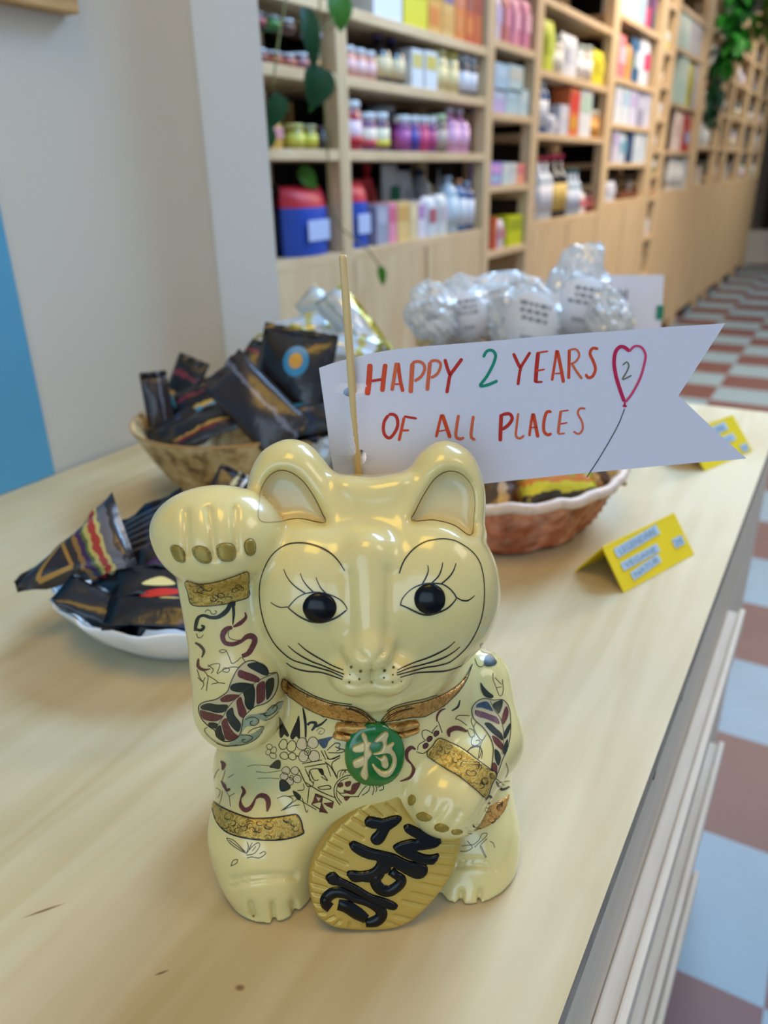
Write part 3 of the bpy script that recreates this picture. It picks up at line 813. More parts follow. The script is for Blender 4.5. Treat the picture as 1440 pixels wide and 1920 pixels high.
for p in ([(270, 705), (340, 685), (402, 722), (300, 812)], [(320, 805), (400, 740), (470, 690)], [(455, 715), (530, 760), (600, 800)], [(360, 690), (430, 680)], [(330, 800), (400, 770), (460, 760)], [(440, 640), (495, 630), (490, 580)], [(480, 700), (515, 820), (530, 800)]): ln(cJ, p, 1.4)
ln(cD, [(350, 840), (375, 885), (345, 950), (345, 1010), (380, 1050), (420, 1040), (452, 1000), (480, 945), (525, 920), (572, 935), (592, 985), (580, 1065)], [3, 7, 2, 8, 9, 6, 3, 9, 10, 9, 2], I_MAR)
ln(cD, [(165, 610), (190, 640), (180, 690)], [3, 9, 3], I_MAR); ln(cD, [(170, 790), (200, 840), (215, 880)], [2, 7, 2], I_MAR); ln(cD, [(210, 880), (250, 860)], [2, 6, 2], I_MAR)
for p in ([(150, 680), (120, 720), (95, 790)], [(180, 880), (165, 960), (150, 1000)], [(215, 890), (240, 930), (250, 1020)], [(120, 850), (160, 880), (140, 940)], [(230, 760), (280, 730)], [(205, 690), (185, 760), (165, 800)], [(240, 930), (290, 900)]): ln(cD, p, 1.1, I_SEP)
# shins
for p in ([(500, 590), (515, 650), (490, 725)], [(490, 725), (560, 640), (625, 600), (640, 640), (580, 720), (492, 740)], [(520, 680), (545, 620), (560, 600)], [(560, 690), (600, 640)], [(500, 770), (560, 760), (640, 770), (710, 720), (690, 700), (640, 725)], [(270, 545), (345, 570), (420, 640), (482, 712), (400, 672), (315, 612), (270, 548)], [(300, 570), (470, 700)], [(320, 860), (345, 800), (395, 790), (380, 830), (320, 860)]):
    ln(cG, p, 1.5, I_SEP)
for p in ([(600, 690), (680, 690), (760, 640), (690, 550)], [(620, 620), (700, 610), (780, 600)], [(780, 600), (850, 540), (890, 460), (960, 450), (930, 510), (850, 580), (790, 640)], [(960, 520), (880, 600), (870, 640), (940, 780)], [(880, 620), (950, 770)], [(1000, 560), (1040, 580), (1060, 640)]): ln(cR, p, 1.3, I_SEP)
# sleeve of the lowered arm
LR = [(440, 830), (350, 860), (295, 920), (280, 970), (295, 1050), (340, 1110), (420, 1180), (480, 1260), (520, 1340), (540, 1440), (530, 1560), (520, 1690), (580, 1740), (650, 1560), (705, 1440), (745, 1250), (745, 1050), (720, 920), (650, 845), (540, 850)]
fl(cH, LR, I_PALE, off=.00018)
fl(cH, [(340, 900), (410, 870), (470, 870), (510, 920), (540, 985), (480, 965), (400, 940), (330, 935)], I_BLUE, off=.0003)
fl(cH, [(320, 970), (400, 985), (500, 1020), (590, 1060), (615, 1140), (540, 1110), (440, 1070), (360, 1050), (325, 1020)], I_PLUM, off=.0003)
for c in ([(440, 1130), (500, 1130), (570, 1190), (640, 1260), (650, 1330), (580, 1280), (500, 1210)], [(560, 1440), (600, 1470), (625, 1540), (600, 1630), (565, 1560)], [(540, 900), (640, 850), (650, 890), (610, 1010), (580, 980)], [(740, 1130), (735, 1200), (680, 1310), (665, 1260)], [(710, 1320), (705, 1420), (665, 1500), (660, 1420)],
          [(390, 640), (430, 700), (490, 760), (540, 800), (520, 825), (440, 800), (400, 730)], [(450, 330), (520, 310), (580, 400), (520, 440), (440, 430)]): fill(art, inflate(Q(cH, c), .7), I_GRN, B, off=.0003)
for c in ([(530, 1280), (590, 1310), (650, 1380), (655, 1450), (600, 1410), (550, 1350)], [(540, 1600), (580, 1640), (570, 1740), (520, 1690)], [(690, 930), (715, 960), (710, 1050), (660, 1140), (640, 1090)]): fill(art, inflate(Q(cH, c), .7), I_MAR, B, off=.0003)
fl(cH, [(390, 180), (450, 170), (530, 290), (480, 290), (400, 260)], I_PINK)
ln(cH, LR, 1.5, closed=True, off=.00035)
ln(cH, [(505, 860), (560, 980), (620, 1060), (660, 1200), (660, 1350), (640, 1500)], 1.2, I_SEP, off=.0004)
for p in ([(320, 350), (350, 430), (400, 450), (450, 410)], [(540, 520), (540, 600), (570, 680), (620, 800), (660, 740), (650, 600)], [(560, 580), (640, 660)], [(580, 700), (640, 690)], [(340, 1110), (310, 1190), (400, 1330), (460, 1260)], [(460, 1260), (400, 1360), (380, 1440), (360, 1560)], [(380, 1400), (410, 1480), (395, 1560)], [(230, 1540), (235, 1470), (290, 1410), (380, 1400)],
          [(280, 1060), (280, 1120), (310, 1180)], [(230, 1200), (270, 1290), (320, 1270), (300, 1210), (250, 1190)], [(290, 1300), (280, 1370), (320, 1400), (380, 1370), (370, 1330), (330, 1340)], [(600, 1850), (650, 1830), (740, 1820)], [(690, 1600), (720, 1700), (690, 1780)], [(640, 1900), (600, 1870)]): ln(cH, p, 1.3)
ln(cE, [(860, 115), (822, 130), (797, 170), (797, 212)], [1.5, 4, 4, 2], I_MAR); ln(cE, [(968, 50), (952, 100), (908, 130)], [1.5, 4, 2], I_GRN)
ln(cE, [(888, 325), (885, 285), (925, 262), (970, 265), (1022, 288)], [3, 9, 9, 8, 3], I_MAR)
ln(cE, [(635, 420), (605, 405), (572, 435), (572, 490), (605, 530), (622, 575), (600, 625), (560, 645), (520, 658)], [3, 8, 7, 5, 3, 7, 6, 4, 1.5], I_MAR)
for p in ([(805, 210), (835, 295)], [(800, 240), (765, 280), (762, 300)], [(762, 300), (720, 275), (685, 285), (690, 330), (715, 355)], [(650, 425), (660, 385), (705, 355)], [(640, 435), (690, 450), (740, 420)], [(935, 190), (960, 165), (1042, 168)], [(935, 192), (965, 200), (1020, 240)], [(1020, 500), (1030, 430), (1090, 400), (1130, 420), (1112, 490)], [(1240, 640), (1300, 690)]): ln(cE, p, 1.4)
for cx, cy in ((710, 392), (740, 340), (790, 300)): loop(cE, cx, cy, 24, 17, -.8, fillm=I_MAR, w=1.2)
for p in ([(1240, 660), (1280, 720), (1340, 700)], [(1160, 800), (1190, 770), (1210, 800), (1180, 830)]): ln(cE, p, [2, 5, 3], I_GRN)
stroke(art, Q(cG, [(105, 140), (200, 190), (300, 240), (430, 290), (560, 325), (680, 325), (820, 315), (950, 295), (1060, 285), (1110, 360), (1125, 440), (1130, 495), (1000, 545), (850, 570), (700, 572), (560, 560), (420, 535), (300, 495), (210, 430), (140, 320)]), 2.4, I_INK, B, closed=True)
# line under the chin
ln(cC, [(940, 815), (1040, 875), (1150, 930), (1280, 970), (1440, 992)], 1.6)
ln(cE, [(420, 135), (480, 95), (600, 62), (700, 42), (800, 10)], 1.5)
body = art.build('body', ART_MATS, cat)

# ---- parts lying on the body -----------------------------------------------
def gold_mat(name, rgb, dark, rough=.42, metal=.55, scale=260):
    if name in MATS: return MATS[name]
    m, nt, b = _new(name)
    tc = nt.nodes.new('ShaderNodeTexCoord')
    n = nt.nodes.new('ShaderNodeTexNoise'); n.inputs['Scale'].default_value = scale; n.inputs['Detail'].default_value = 2; n.inputs['Distortion'].default_value = 2.5
    nt.links.new(tc.outputs['Object'], n.inputs['Vector'])
    r = nt.nodes.new('ShaderNodeValToRGB')
    r.color_ramp.elements[0].position = .36; r.color_ramp.elements[1].position = .52
    r.color_ramp.elements[0].color = (*lin(dark), 1); r.color_ramp.elements[1].color = (*lin(rgb), 1)
    bp = nt.nodes.new('ShaderNodeBump'); bp.inputs['Strength'].default_value = .6; bp.inputs['Distance'].default_value = .0012
    nt.links.new(n.outputs['Fac'], r.inputs['Fac']); nt.links.new(r.outputs['Color'], b.inputs['Base Color'])
    nt.links.new(n.outputs['Fac'], bp.inputs['Height']); nt.links.new(bp.outputs['Normal'], b.inputs['Normal'])
    b.inputs['Metallic'].default_value = metal; b.inputs['Roughness'].default_value = rough
    MATS[name] = m; return m
GOLD_O = gold_mat('ochre_gold', (206, 158, 84), (166, 118, 52))
GOLD_Y = gold_mat('yellow_gold', (204, 174, 90), (160, 130, 54))
COINGOLD = mat('coin_gold', (194, 164, 78), rough=.38, metal=.45, vary=.06, vscale=60)
CLAW = mat('olive_gold_claw', (150, 130, 52), rough=.4, metal=.3, vary=.12, vscale=200)
BLACKG = mat('gloss_black', (5, 6, 8), rough=.2, spec=.3)
GREENG = mat('gloss_green_enamel', (14, 110, 30), rough=.16, coat=.7, vary=.12, vscale=120)
CHARGOLD = mat('pale_gold', (206, 188, 132), rough=.4, metal=.35, vary=.12, vscale=300)

def curls(g, o, pts, n, s, mi, seed, bvh, w=1.1):
    """scroll lines inside a gold band"""
    rr = random.Random(seed); pp = Q(o, pts)
    xs = [p[0] for p in pp]; ys = [p[1] for p in pp]; k = 0; tries = 0
    while k < n and tries < 400:
        tries += 1
        x, y = rr.uniform(min(xs), max(xs)), rr.uniform(min(ys), max(ys))
        if not p_in(x, y, pp): continue
        a0 = rr.uniform(0, 6.28); q = []
        for t in range(9):
            a = a0 + t * .62 * (1 if k % 2 else -1); r = s * (1 - t / 11)
            q.append((x + r * math.cos(a), y + r * math.sin(a) * .8))
        q = [u for u in q if p_in(u[0], u[1], pp)]
        if len(q) > 3: stroke(g, q, w, mi, bvh, off=.00105, taper=.3); k += 1

def band(name, o, pts, m, n, seed, dome=.0007, edge=True):
    g = Geo(); pp = Q(o, pts)
    fill(g, pp, 0, BVH_BODY, off=.0001, dome=dome, dw=3, back=True)
    g.largest()
    curls(g, o, pts, n, 9, 1, seed, BVH_BODY)
    if edge: stroke(g, pp, 1.5, 1, BVH_BODY, off=.0006, closed=True)
    return g.build(name, [m, INK], cat)
band('wrist_band', cA, [(195, 1075), (300, 1095), (430, 1075), (540, 1040), (620, 1010), (655, 1005), (665, 1050), (662, 1110), (668, 1190), (580, 1225), (480, 1250), (370, 1262), (280, 1262), (235, 1240), (215, 1160)], GOLD_Y, 22, 1)
band('wrist_band', cE, [(810, 335), (900, 370), (1000, 425), (1100, 500), (1180, 560), (1240, 605), (1205, 680), (1160, 780), (1080, 720), (960, 625), (850, 560), (720, 460), (760, 390)], GOLD_Y, 18, 2)
band('knee_band', cG, [(105, 140), (200, 190), (300, 240), (430, 290), (560, 325), (680, 325), (820, 315), (950, 295), (1060, 285), (1110, 360), (1125, 440), (1130, 495), (1000, 545), (850, 570), (700, 572), (560, 560), (420, 535), (300, 495), (210, 430), (140, 320)], GOLD_Y, 26, 3, edge=False)
band('knee_band', cE, [(1340, 750), (1325, 830), (1270, 930), (1180, 1000), (1100, 1030), (1010, 1045), (1040, 1000), (1110, 900), (1130, 860), (1220, 830), (1290, 790)], GOLD_O, 10, 4, edge=False)
g = Geo()
CL = [(529, 1273), (540, 1278), (553, 1288), (573, 1299), (596, 1309), (618, 1317), (640, 1321), (662, 1324), (682, 1332), (697, 1345), (706, 1353), (690, 1354), (670, 1353), (650, 1351), (630, 1348), (602, 1340), (576, 1328), (551, 1311), (535, 1300), (527, 1288)]
CR = [(714, 1352), (725, 1337), (740, 1327), (770, 1319), (795, 1314), (820, 1305), (840, 1296), (858, 1284), (872, 1268), (884, 1246), (882, 1252), (873, 1276), (858, 1298), (842, 1314), (833, 1322), (815, 1333), (795, 1343), (770, 1345), (745, 1349), (722, 1353)]
for c in (CL, CR):
    fill(g, c, 0, BVH_BODY, off=.0002, dome=.0011, dw=5, back=True)
    stroke(g, c, 1.3, 1, BVH_BODY, off=.0005, closed=True)
curls(g, (0, 0, 1), CL, 26, 6, 1, 5, BVH_BODY); curls(g, (0, 0, 1), CR, 18, 6, 1, 6, BVH_BODY)
for dx in (0, 6): stroke(g, [(700 - dx, 1348), (690 - dx, 1337), (672 - dx, 1328), (655 - dx, 1324)], 1.3, 1, BVH_BODY, off=.0014); stroke(g, [(716 + dx, 1350), (728 + dx, 1338), (745 + dx, 1329), (770 + dx, 1323)], 1.3, 1, BVH_BODY, off=.0014)
g.build('collar', [GOLD_O, INK], cat)
BOWG = gold_mat('bow_gold', (204, 160, 88), (150, 108, 48), scale=120)
g = Geo()
for c in ([(75, 190), (85, 120), (200, 100), (400, 100), (560, 108), (560, 190), (480, 200), (400, 245), (340, 270), (200, 240), (90, 220)], [(40, 275), (90, 228), (200, 252), (350, 280), (330, 350), (290, 392), (150, 372), (60, 342)],
          [(830, 130), (1000, 108), (1150, 80), (1292, 72), (1312, 130), (1300, 172), (1150, 212), (1010, 244), (900, 200)], [(980, 255), (1150, 218), (1305, 183), (1292, 262), (1180, 312), (1080, 342), (1020, 320)]):
    fill(g, Q(cI, c), 0, BVH_BODY, off=.0006, dome=.0028, dw=6, back=True, sp=2)
g.build('bow', BOWG, cat)
# medallion
g = Geo()
med = [(701.9 + 54 * math.copysign(abs(math.cos(t)) ** .9, math.cos(t)), 1410 + 58 * math.copysign(abs(math.sin(t)) ** .92, math.sin(t))) for t in [2 * math.pi * k / 48 for k in range(48)]]
fill(g, med, 0, BVH_BODY, off=.0022, dome=.0016, dw=14, sp=2.2, smooth_poly=False)
n0 = len(g.v)
vv = [hit(x, y, BVH_BODY) for x, y in med]
top = [p + n * .0022 for p, n in vv]; bot = [p - n * .0012 for p, n in vv]
k = len(med)
g.add(top + bot, [(i, k + i, k + (i + 1) % k, (i + 1) % k) for i in range(k)], 0)
medal = g.build('medallion', GREENG, cat)
BVH_MED = BVHTree.FromPolygons([tuple(v) for v in g.v], [tuple(f) for f in g.f])
g = Geo()
for c in ([(480, 250), (540, 310), (570, 400), (615, 420), (590, 500), (625, 590), (565, 680), (560, 800), (570, 920), (530, 975), (480, 950), (440, 880), (480, 760), (490, 600), (500, 440), (455, 310)], [(510, 410), (400, 440), (330, 470), (320, 520), (350, 560), (440, 565), (520, 540)], [(510, 610), (400, 650), (330, 690), (340, 770), (400, 800), (520, 740)],
          [(820, 245), (875, 290), (850, 370), (850, 450), (890, 430), (940, 400), (960, 440), (920, 500), (970, 580), (995, 680), (970, 800), (900, 900), (810, 935), (720, 900), (650, 820), (615, 740), (640, 730), (700, 790), (800, 840), (880, 800), (920, 700), (900, 610), (850, 580), (740, 592), (640, 602), (630, 580), (740, 540), (780, 440), (760, 400), (690, 420), (650, 400), (700, 330)],
          [(670, 620), (740, 650), (800, 600), (850, 640), (870, 760), (820, 805), (760, 765), (750, 700)]):
    fill(g, Q(cI, c), 0, BVH_MED, off=.00005, dome=.0013, dw=3.5, sp=1.5)
g.build('medallion_character', CHARGOLD, medal)
# eyes
for cx, cy, rx, ry in ((300 + 1197 / 4, 820 + 1277 / 4, 32.5, 29), (620 + 743 / 4, 820 + 1212 / 4, 30, 29.5)):
    g = Geo()
    fill(g, [(cx + rx * math.cos(t), cy + ry * math.sin(t)) for t in [2 * math.pi * k / 36 for k in range(36)]], 0, BVH_BODY, off=.0003, dome=.0022, dw=29, sp=2, smooth_poly=False, back=True)
    g.build('eye', BLACKG, cat)
# claws
for c in ([(85, 830), (105, 810), (145, 815), (175, 850), (192, 925), (160, 932), (115, 905)], [(250, 840), (280, 815), (330, 820), (365, 850), (382, 925), (350, 942), (300, 930), (262, 890)], [(435, 815), (470, 795), (530, 800), (560, 840), (560, 900), (530, 925), (460, 920), (435, 870)], [(630, 800), (655, 765), (690, 765), (712, 810), (705, 865), (670, 885), (640, 860)]):
    g = Geo(); fill(g, Q(cA, c), 0, BVH_BODY, off=.0003, dome=.0007, dw=5, sp=2, back=True)
    stroke(g, Q(cA, c), 1.2, 1, BVH_BODY, off=.0006, closed=True); g.build('claw', [CLAW, OLIVE], cat)
for c in ([(765, 1496), (772, 1489), (779, 1494), (780, 1502), (774, 1510), (767, 1508)], [(781, 1527), (792, 1522), (806, 1528), (811, 1534), (800, 1540), (786, 1536)], [(814, 1548), (826, 1543), (840, 1549), (842, 1555), (830, 1559), (817, 1555)], [(846, 1557), (858, 1554), (868, 1558), (860, 1563), (848, 1563)]):
    g = Geo(); fill(g, c, 0, BVH_BODY, off=.0003, dome=.0008, dw=4, sp=1.5, back=True)
    if g.f: g.build('claw', [CLAW], cat)
for c in ([(150, 1470), (200, 1465), (270, 1480), (260, 1500), (200, 1510), (150, 1500)], [(360, 1480), (440, 1465), (540, 1475), (520, 1500), (440, 1512), (380, 1505)]):
    g = Geo(); fill(g, Q(cR, c), 0, BVH_BODY, off=.0003, dome=.0006, dw=3, sp=1.5); 
    if g.f: g.build('claw', [CLAW], cat)

# ---- the coin -----------------------------------------------------------------
COIN = Q(cF, [(740, 108), (800, 97), (838, 112), (855, 160), (872, 212), (912, 272), (980, 322), (1060, 362), (1140, 392), (1220, 412), (1290, 405), (1287, 480), (1272, 580), (1242, 680), (1185, 780), (1112, 880), (1022, 980), (940, 1050), (850, 1100), (740, 1126), (600, 1132), (450, 1126), (340, 1105), (260, 1060), (208, 1000), (175, 900), (160, 800), (168, 700), (198, 600), (258, 500), (330, 400), (420, 310), (520, 222), (620, 152)])
d = cray(690, 1742); t = (.0012 - CAM_L[2]) / d[2]; c_bot = CAM_L + d * t
CN = np.array([0.0, -math.cos(math.radians(17)), math.sin(math.radians(17))])      # the coin leans back
def coin_hit(px, py):
    d = cray(px, py); t = ((c_bot - CAM_L) @ CN) / (d @ CN); return CAM_L + d * t
poly = [tuple(p) for p in catmull(COIN, 4, True)]
GRV = [((485, 285), (580, 340)), ((410, 345), (560, 430)), ((340, 410), (470, 475)), ((295, 470), (400, 520)), ((255, 540), (440, 618)), ((215, 610), (440, 700)), ((180, 685), (300, 735)), ((158, 770), (285, 803)), ((155, 840), (265, 862)), ((160, 922), (255, 932)), ((180, 1003), (275, 992)), ((262, 1062), (345, 1020)), ((350, 1090), (390, 1050)), ((450, 1118), (462, 1070)), ((540, 230), (600, 272)), ((625, 203), (700, 268)), ((740, 183), (805, 243)),
       ((1140, 465), (1270, 470)), ((1140, 552), (1255, 560)), ((1110, 633), (1235, 650)), ((1060, 700), (1205, 726)), ((1000, 770), (1155, 806)), ((930, 838), (1100, 880)), ((860, 900), (1055, 946)), ((800, 1010), (940, 1046)), ((750, 1060), (835, 1096)), ((560, 1075), (580, 1125))]
GRV = [(Q(cF, [a])[0], Q(cF, [b])[0]) for a, b in GRV]
vv, tr, dd = tri_poly(poly, 1.7)
hgt = .0016 * np.sqrt(np.maximum(0, 1 - (1 - np.minimum(1, dd / 9)) ** 2))
hgt += .0008 * np.clip(dd / 110, 0, 1)
for a, b in GRV:
    hgt -= .00075 * np.exp(-(seg_dist(vv[:, 0], vv[:, 1], a, b) / 2.4) ** 2) * np.clip(dd / 5, 0, 1)
g = Geo()
front = [coin_hit(x, y) + CN * h for (x, y), h in zip(vv, hgt)]
g.add(front, [(a, c, b) for a, b, c in tr], 0)
rim = [coin_hit(x, y) for x, y in poly]
cc = np.mean(rim, axis=0); k = len(rim)
flare = lambda p, f: cc + (p - cc) * f
lay = [rim, [flare(p, 1.012) - CN * .0018 for p in rim], [flare(p, 1.012) - CN * .0050 for p in rim], [p - CN * .0066 for p in rim]]
lay = [[np.array((p[0], p[1], max(p[2], .0004))) for p in l] for l in lay]
for a, b in zip(lay, lay[1:]):
    g.add(list(a) + list(b), [(i, k + i, k + (i + 1) % k, (i + 1) % k) for i in range(k)], 0)
g.add(lay[-1], [tuple(range(k))], 0)
coin = g.build('coin', COINGOLD, cat)
BVH_COIN = BVHTree.FromPolygons([tuple(v) for v in g.v], [tuple(f) for f in g.f if len(f) < 5])
g = Geo()
for o, c in ((cK, [(300, 300), (350, 270), (450, 287), (520, 292), (600, 270), (680, 255), (737, 282), (720, 325), (670, 372), (600, 420), (560, 480), (520, 560), (470, 602), (410, 602), (365, 560), (372, 510), (420, 460), (440, 412), (380, 405), (320, 380), (290, 340)]),
             (cK, [(768, 390), (810, 365), (870, 378), (960, 420), (1060, 460), (1150, 502), (1212, 550), (1215, 592), (1150, 640), (1050, 660), (960, 672), (910, 682), (940, 708), (1020, 735), (1100, 742), (1192, 725), (1180, 780), (1130, 842), (1060, 847), (960, 836), (850, 790), (740, 740), (670, 690), (638, 640), (680, 600), (760, 570), (860, 548), (930, 540), (850, 490), (790, 450)]),
             (cF, [(460, 490), (490, 470), (530, 482), (620, 522), (720, 545), (800, 567), (900, 615), (980, 630), (1035, 652), (1045, 690), (1020, 730), (970, 745), (900, 720), (830, 680), (775, 655), (768, 690), (690, 720), (640, 740), (630, 768), (560, 766), (490, 766), (460, 740), (445, 700), (480, 690), (540, 696), (610, 685), (650, 662), (668, 612), (600, 596), (530, 566), (480, 530)]),
             (cF, [(285, 735), (310, 710), (350, 700), (382, 735), (440, 765), (520, 805), (620, 865), (700, 890), (780, 920), (820, 950), (810, 972), (760, 973), (690, 946), (600, 905), (500, 850), (400, 802), (320, 785), (290, 760)])):
    fill(g, inflate(Q(o, c), 1.6), 0, BVH_COIN, off=.0001, dome=.0013, dw=5, sp=1.8, back=True)
for pts, w in (([(690, 700), (655, 765), (690, 825), (760, 842), (830, 800), (850, 755), (800, 715), (770, 690)], [21, 21, 22, 22, 21, 20, 16, 18]), ([(320, 970), (285, 940), (290, 895), (345, 855), (420, 858), (500, 895), (600, 925), (680, 970), (702, 1020), (665, 1065), (580, 1085)], [19, 22, 22, 21, 18, 17, 18, 21, 22, 22, 15]), ([(375, 945), (440, 960), (505, 1000), (590, 1055)], [20, 25, 25, 17])):
    stroke(g, Q(cF, pts), w, 0, BVH_COIN, off=.0001, round_h=.0014)
g.build('coin_characters', BLACKG, coin)

# ================================================================== the paper flag on its skewer
FV = .036                                           # the flag stands upright just behind the cat's head
def flag_v(px, py):
    v = FV
    if px < 760: v += .010 * ((760 - px) / 160.0) ** 2
    v -= .0052 * math.exp(-((px - 662) / 22.0) ** 2) * (1 if 738 < py < 852 else max(0, 1 - min(abs(py - 738), abs(py - 852)) / 16.0))
    return v
def flag_pt(px, py, off=0.0):
    p = P(px, py, flag_v(px, py) - off)
    return W2L.T @ p + CAT_O
FLAG = [(598, 690), (620, 682), (640, 676), (665, 670), (690, 664), (715, 659), (740, 655), (770, 652), (800, 649), (850, 645), (900, 641), (950, 637), (1000, 632), (1050, 628), (1100, 624), (1150, 621), (1200, 617), (1250, 613), (1300, 610), (1360, 606), (1338, 640), (1305, 691), (1272, 742), (1300, 768), (1350, 815), (1400, 860), (1350, 864), (1300, 868), (1225, 875), (1150, 882), (1075, 889), (1000, 897), (950, 902), (900, 908), (850, 914), (800, 920), (740, 927), (690, 933), (634, 940), (628, 900), (620, 850), (612, 790), (605, 740)]
HOLES = [[(655 + 12 * math.cos(t), 735 + 8.5 * math.sin(t)) for t in [2 * math.pi * k / 16 for k in range(16)]],
         [(676 + 11 * math.cos(t), 857 + 14 * math.sin(t)) for t in [2 * math.pi * k / 16 for k in range(16)]]]
class FlagSurf:                                     # lets strokes lie on the paper
    @staticmethod
    def at(px, py, off): return flag_pt(px, py, off)
g = Geo()
vv, tr, dd = tri_poly(FLAG, 9, HOLES)
T = .00028
front = [flag_pt(x, y, T / 2) for x, y in vv]; backp = [flag_pt(x, y, -T / 2) for x, y in vv]
g.add(front, [(a, c, b) for a, b, c in tr], 0)
g.add(backp, [(a, b, c) for a, b, c in tr], 0)
for lp in [FLAG] + HOLES:
    k = len(lp)
    g.add([flag_pt(x, y, T / 2) for x, y in lp] + [flag_pt(x, y, -T / 2) for x, y in lp], [(i, k + i, k + (i + 1) % k, (i + 1) % k) for i in range(k)], 0)
def fstroke(pts, w, mi, o, step=3.0):
    pp = np.array(catmull(Q(o, pts), step)); n = len(pp)
    tan = np.gradient(pp, axis=0); tan /= np.linalg.norm(tan, axis=1)[:, None] + 1e-9
    nor = np.stack([-tan[:, 1], tan[:, 0]], 1)
    hw = np.full(n, w / o[2] / 2 * 1.12); e = np.minimum(np.arange(n), np.arange(n)[::-1]) * step
    hw = hw * np.sqrt(np.clip(.35 + e / (hw + .1) * .65, 0, 1))
    row = []
    for i in range(n):
        row += [flag_pt(*(pp[i] + nor[i] * hw[i]), T / 2 + .00012 + mi * .00002), flag_pt(*(pp[i] - nor[i] * hw[i]), T / 2 + .00012 + mi * .00002)]
    g.add(row, [(2 * i, 2 * i + 1, 2 * i + 3, 2 * i + 2) for i in range(n - 1)], mi)
cN = (640, 610, 5.538); cQ = (880, 610, 4)
R1, R2, R3, GRN, PK, PK2, GRY, DRK = 1, 2, 3, 4, 5, 6, 7, 8
for o, lst in ((cN, (
    ([(298, 400), (290, 540), (270, 725)], 52, R2), ([(458, 400), (440, 540), (425, 690)], 44, R2), ([(300, 580), (430, 560)], 26, R1),
    ([(572, 388), (545, 560), (525, 680)], 34, R3), ([(588, 388), (610, 560), (640, 690)], 34, R2), ([(545, 612), (618, 610)], 16, R2),
    ([(738, 392), (728, 560), (720, 705)], 42, R3), ([(735, 388), (800, 375), (850, 400), (866, 452), (830, 530), (760, 580)], 28, R3),
    ([(922, 380), (905, 540), (892, 680)], 36, R3), ([(920, 375), (980, 365), (1028, 392), (1024, 450), (990, 510), (930, 546)], 26, R3),
    ([(1075, 350), (1100, 440), (1130, 520)], 32, R1), ([(1255, 345), (1185, 440), (1130, 520), (1110, 620), (1095, 705)], 32, R1),
    ([(490, 930), (530, 922), (575, 955), (585, 1040), (550, 1120), (500, 1170), (452, 1140), (436, 1070), (450, 990), (490, 932)], 30, R1),
    ([(652, 955), (625, 1080), (598, 1200)], 28, R2), ([(650, 945), (720, 958), (785, 968)], 22, R1), ([(630, 1092), (705, 1090)], 20, R2),
    ([(1040, 925), (1010, 1050), (985, 1162)], 26, R2), ([(1048, 925), (1090, 1050), (1130, 1170)], 36, R2), ([(1010, 1100), (1085, 1088)], 14, R2),
    ([(1218, 930), (1200, 1040), (1190, 1150), (1230, 1180), (1275, 1165)], 28, R3), ([(1372, 940), (1355, 1060), (1350, 1160), (1392, 1190)], 28, R3))),
   (cQ, (
    ([(105, 240), (130, 195), (170, 188), (197, 222), (180, 290), (130, 385), (82, 452), (140, 446), (212, 415)], 20, GRN),
    ([(330, 210), (355, 265), (382, 322)], 22, R1), ([(457, 200), (420, 260), (384, 325), (365, 448)], 20, R1),
    ([(517, 200), (505, 310), (497, 430)], 27, R1), ([(515, 205), (592, 194)], 12, R2), ([(500, 342), (567, 330)], 12, R2), ([(495, 427), (550, 424)], 14, R1),
    ([(655, 185), (640, 290), (620, 415)], 18, R2), ([(660, 188), (685, 310), (707, 430)], 23, R2), ([(640, 362), (692, 360)], 10, R2),
    ([(750, 182), (748, 290), (745, 402)], 21, R2), ([(750, 185), (800, 180), (825, 222), (800, 270), (757, 292)], 14, R3), ([(770, 290), (800, 340), (845, 402)], 17, R3),
    ([(967, 178), (925, 172), (905, 212), (930, 270), (946, 330), (922, 385), (890, 392), (873, 365)], 20, R2),
    ([(240, 665), (235, 770), (232, 870)], 26, R1), ([(245, 670), (300, 664), (322, 700), (290, 750), (245, 782)], 23, R1),
    ([(367, 658), (357, 740), (350, 828), (380, 848), (412, 825)], 16, R3), ([(475, 660), (462, 740), (450, 832)], 18, R2), ([(480, 660), (497, 750), (515, 842)], 24, R2), ([(460, 767), (512, 765)], 10, R2),
    ([(617, 650), (582, 650), (560, 720), (560, 795), (590, 822), (617, 810)], 21, R2), ([(687, 640), (675, 730), (666, 812)], 19, R3), ([(685, 645), (747, 637)], 10, R2), ([(675, 742), (737, 730)], 10, R2), ([(666, 816), (718, 810)], 12, R3),
    ([(872, 626), (830, 624), (814, 662), (845, 722), (850, 780), (820, 815), (780, 795)], 14, R3),
    ([(1162, 572), (1130, 480), (1100, 380), (1086, 280), (1097, 200), (1132, 160), (1167, 167), (1202, 196)], 25, PK), ([(1200, 196), (1240, 157), (1290, 165), (1322, 222), (1310, 300), (1280, 400), (1222, 510), (1172, 576)], 17, PK2), ([(1150, 603), (1182, 607)], 18, PK), ([(1166, 570), (1166, 605)], 14, PK),
    ([(1150, 300), (1180, 275), (1197, 302), (1180, 350), (1150, 406), (1218, 375)], 10, GRY), ([(1165, 625), (1120, 740), (1050, 870), (960, 1020), (880, 1140)], 6, DRK)))):
    for pts, w, mi in lst: fstroke(pts, w, mi, o)
PAPER = mat('white_paper', (222, 221, 234), rough=.75, spec=.2)
flag = g.build('paper_flag', [PAPER, mat('deep_red_ink', (192, 36, 20), rough=.6), mat('red_orange_ink', (216, 70, 26), rough=.6), mat('pale_orange_ink', (220, 102, 60), rough=.6), mat('teal_green_ink', (0, 138, 106), rough=.6),
                       mat('crimson_ink', (196, 18, 76), rough=.6), mat('pink_ink', (214, 70, 110), rough=.6), mat('grey_green_ink', (112, 116, 84), rough=.6), mat('dark_ink', (44, 44, 50), rough=.6)], None, smooth=False)
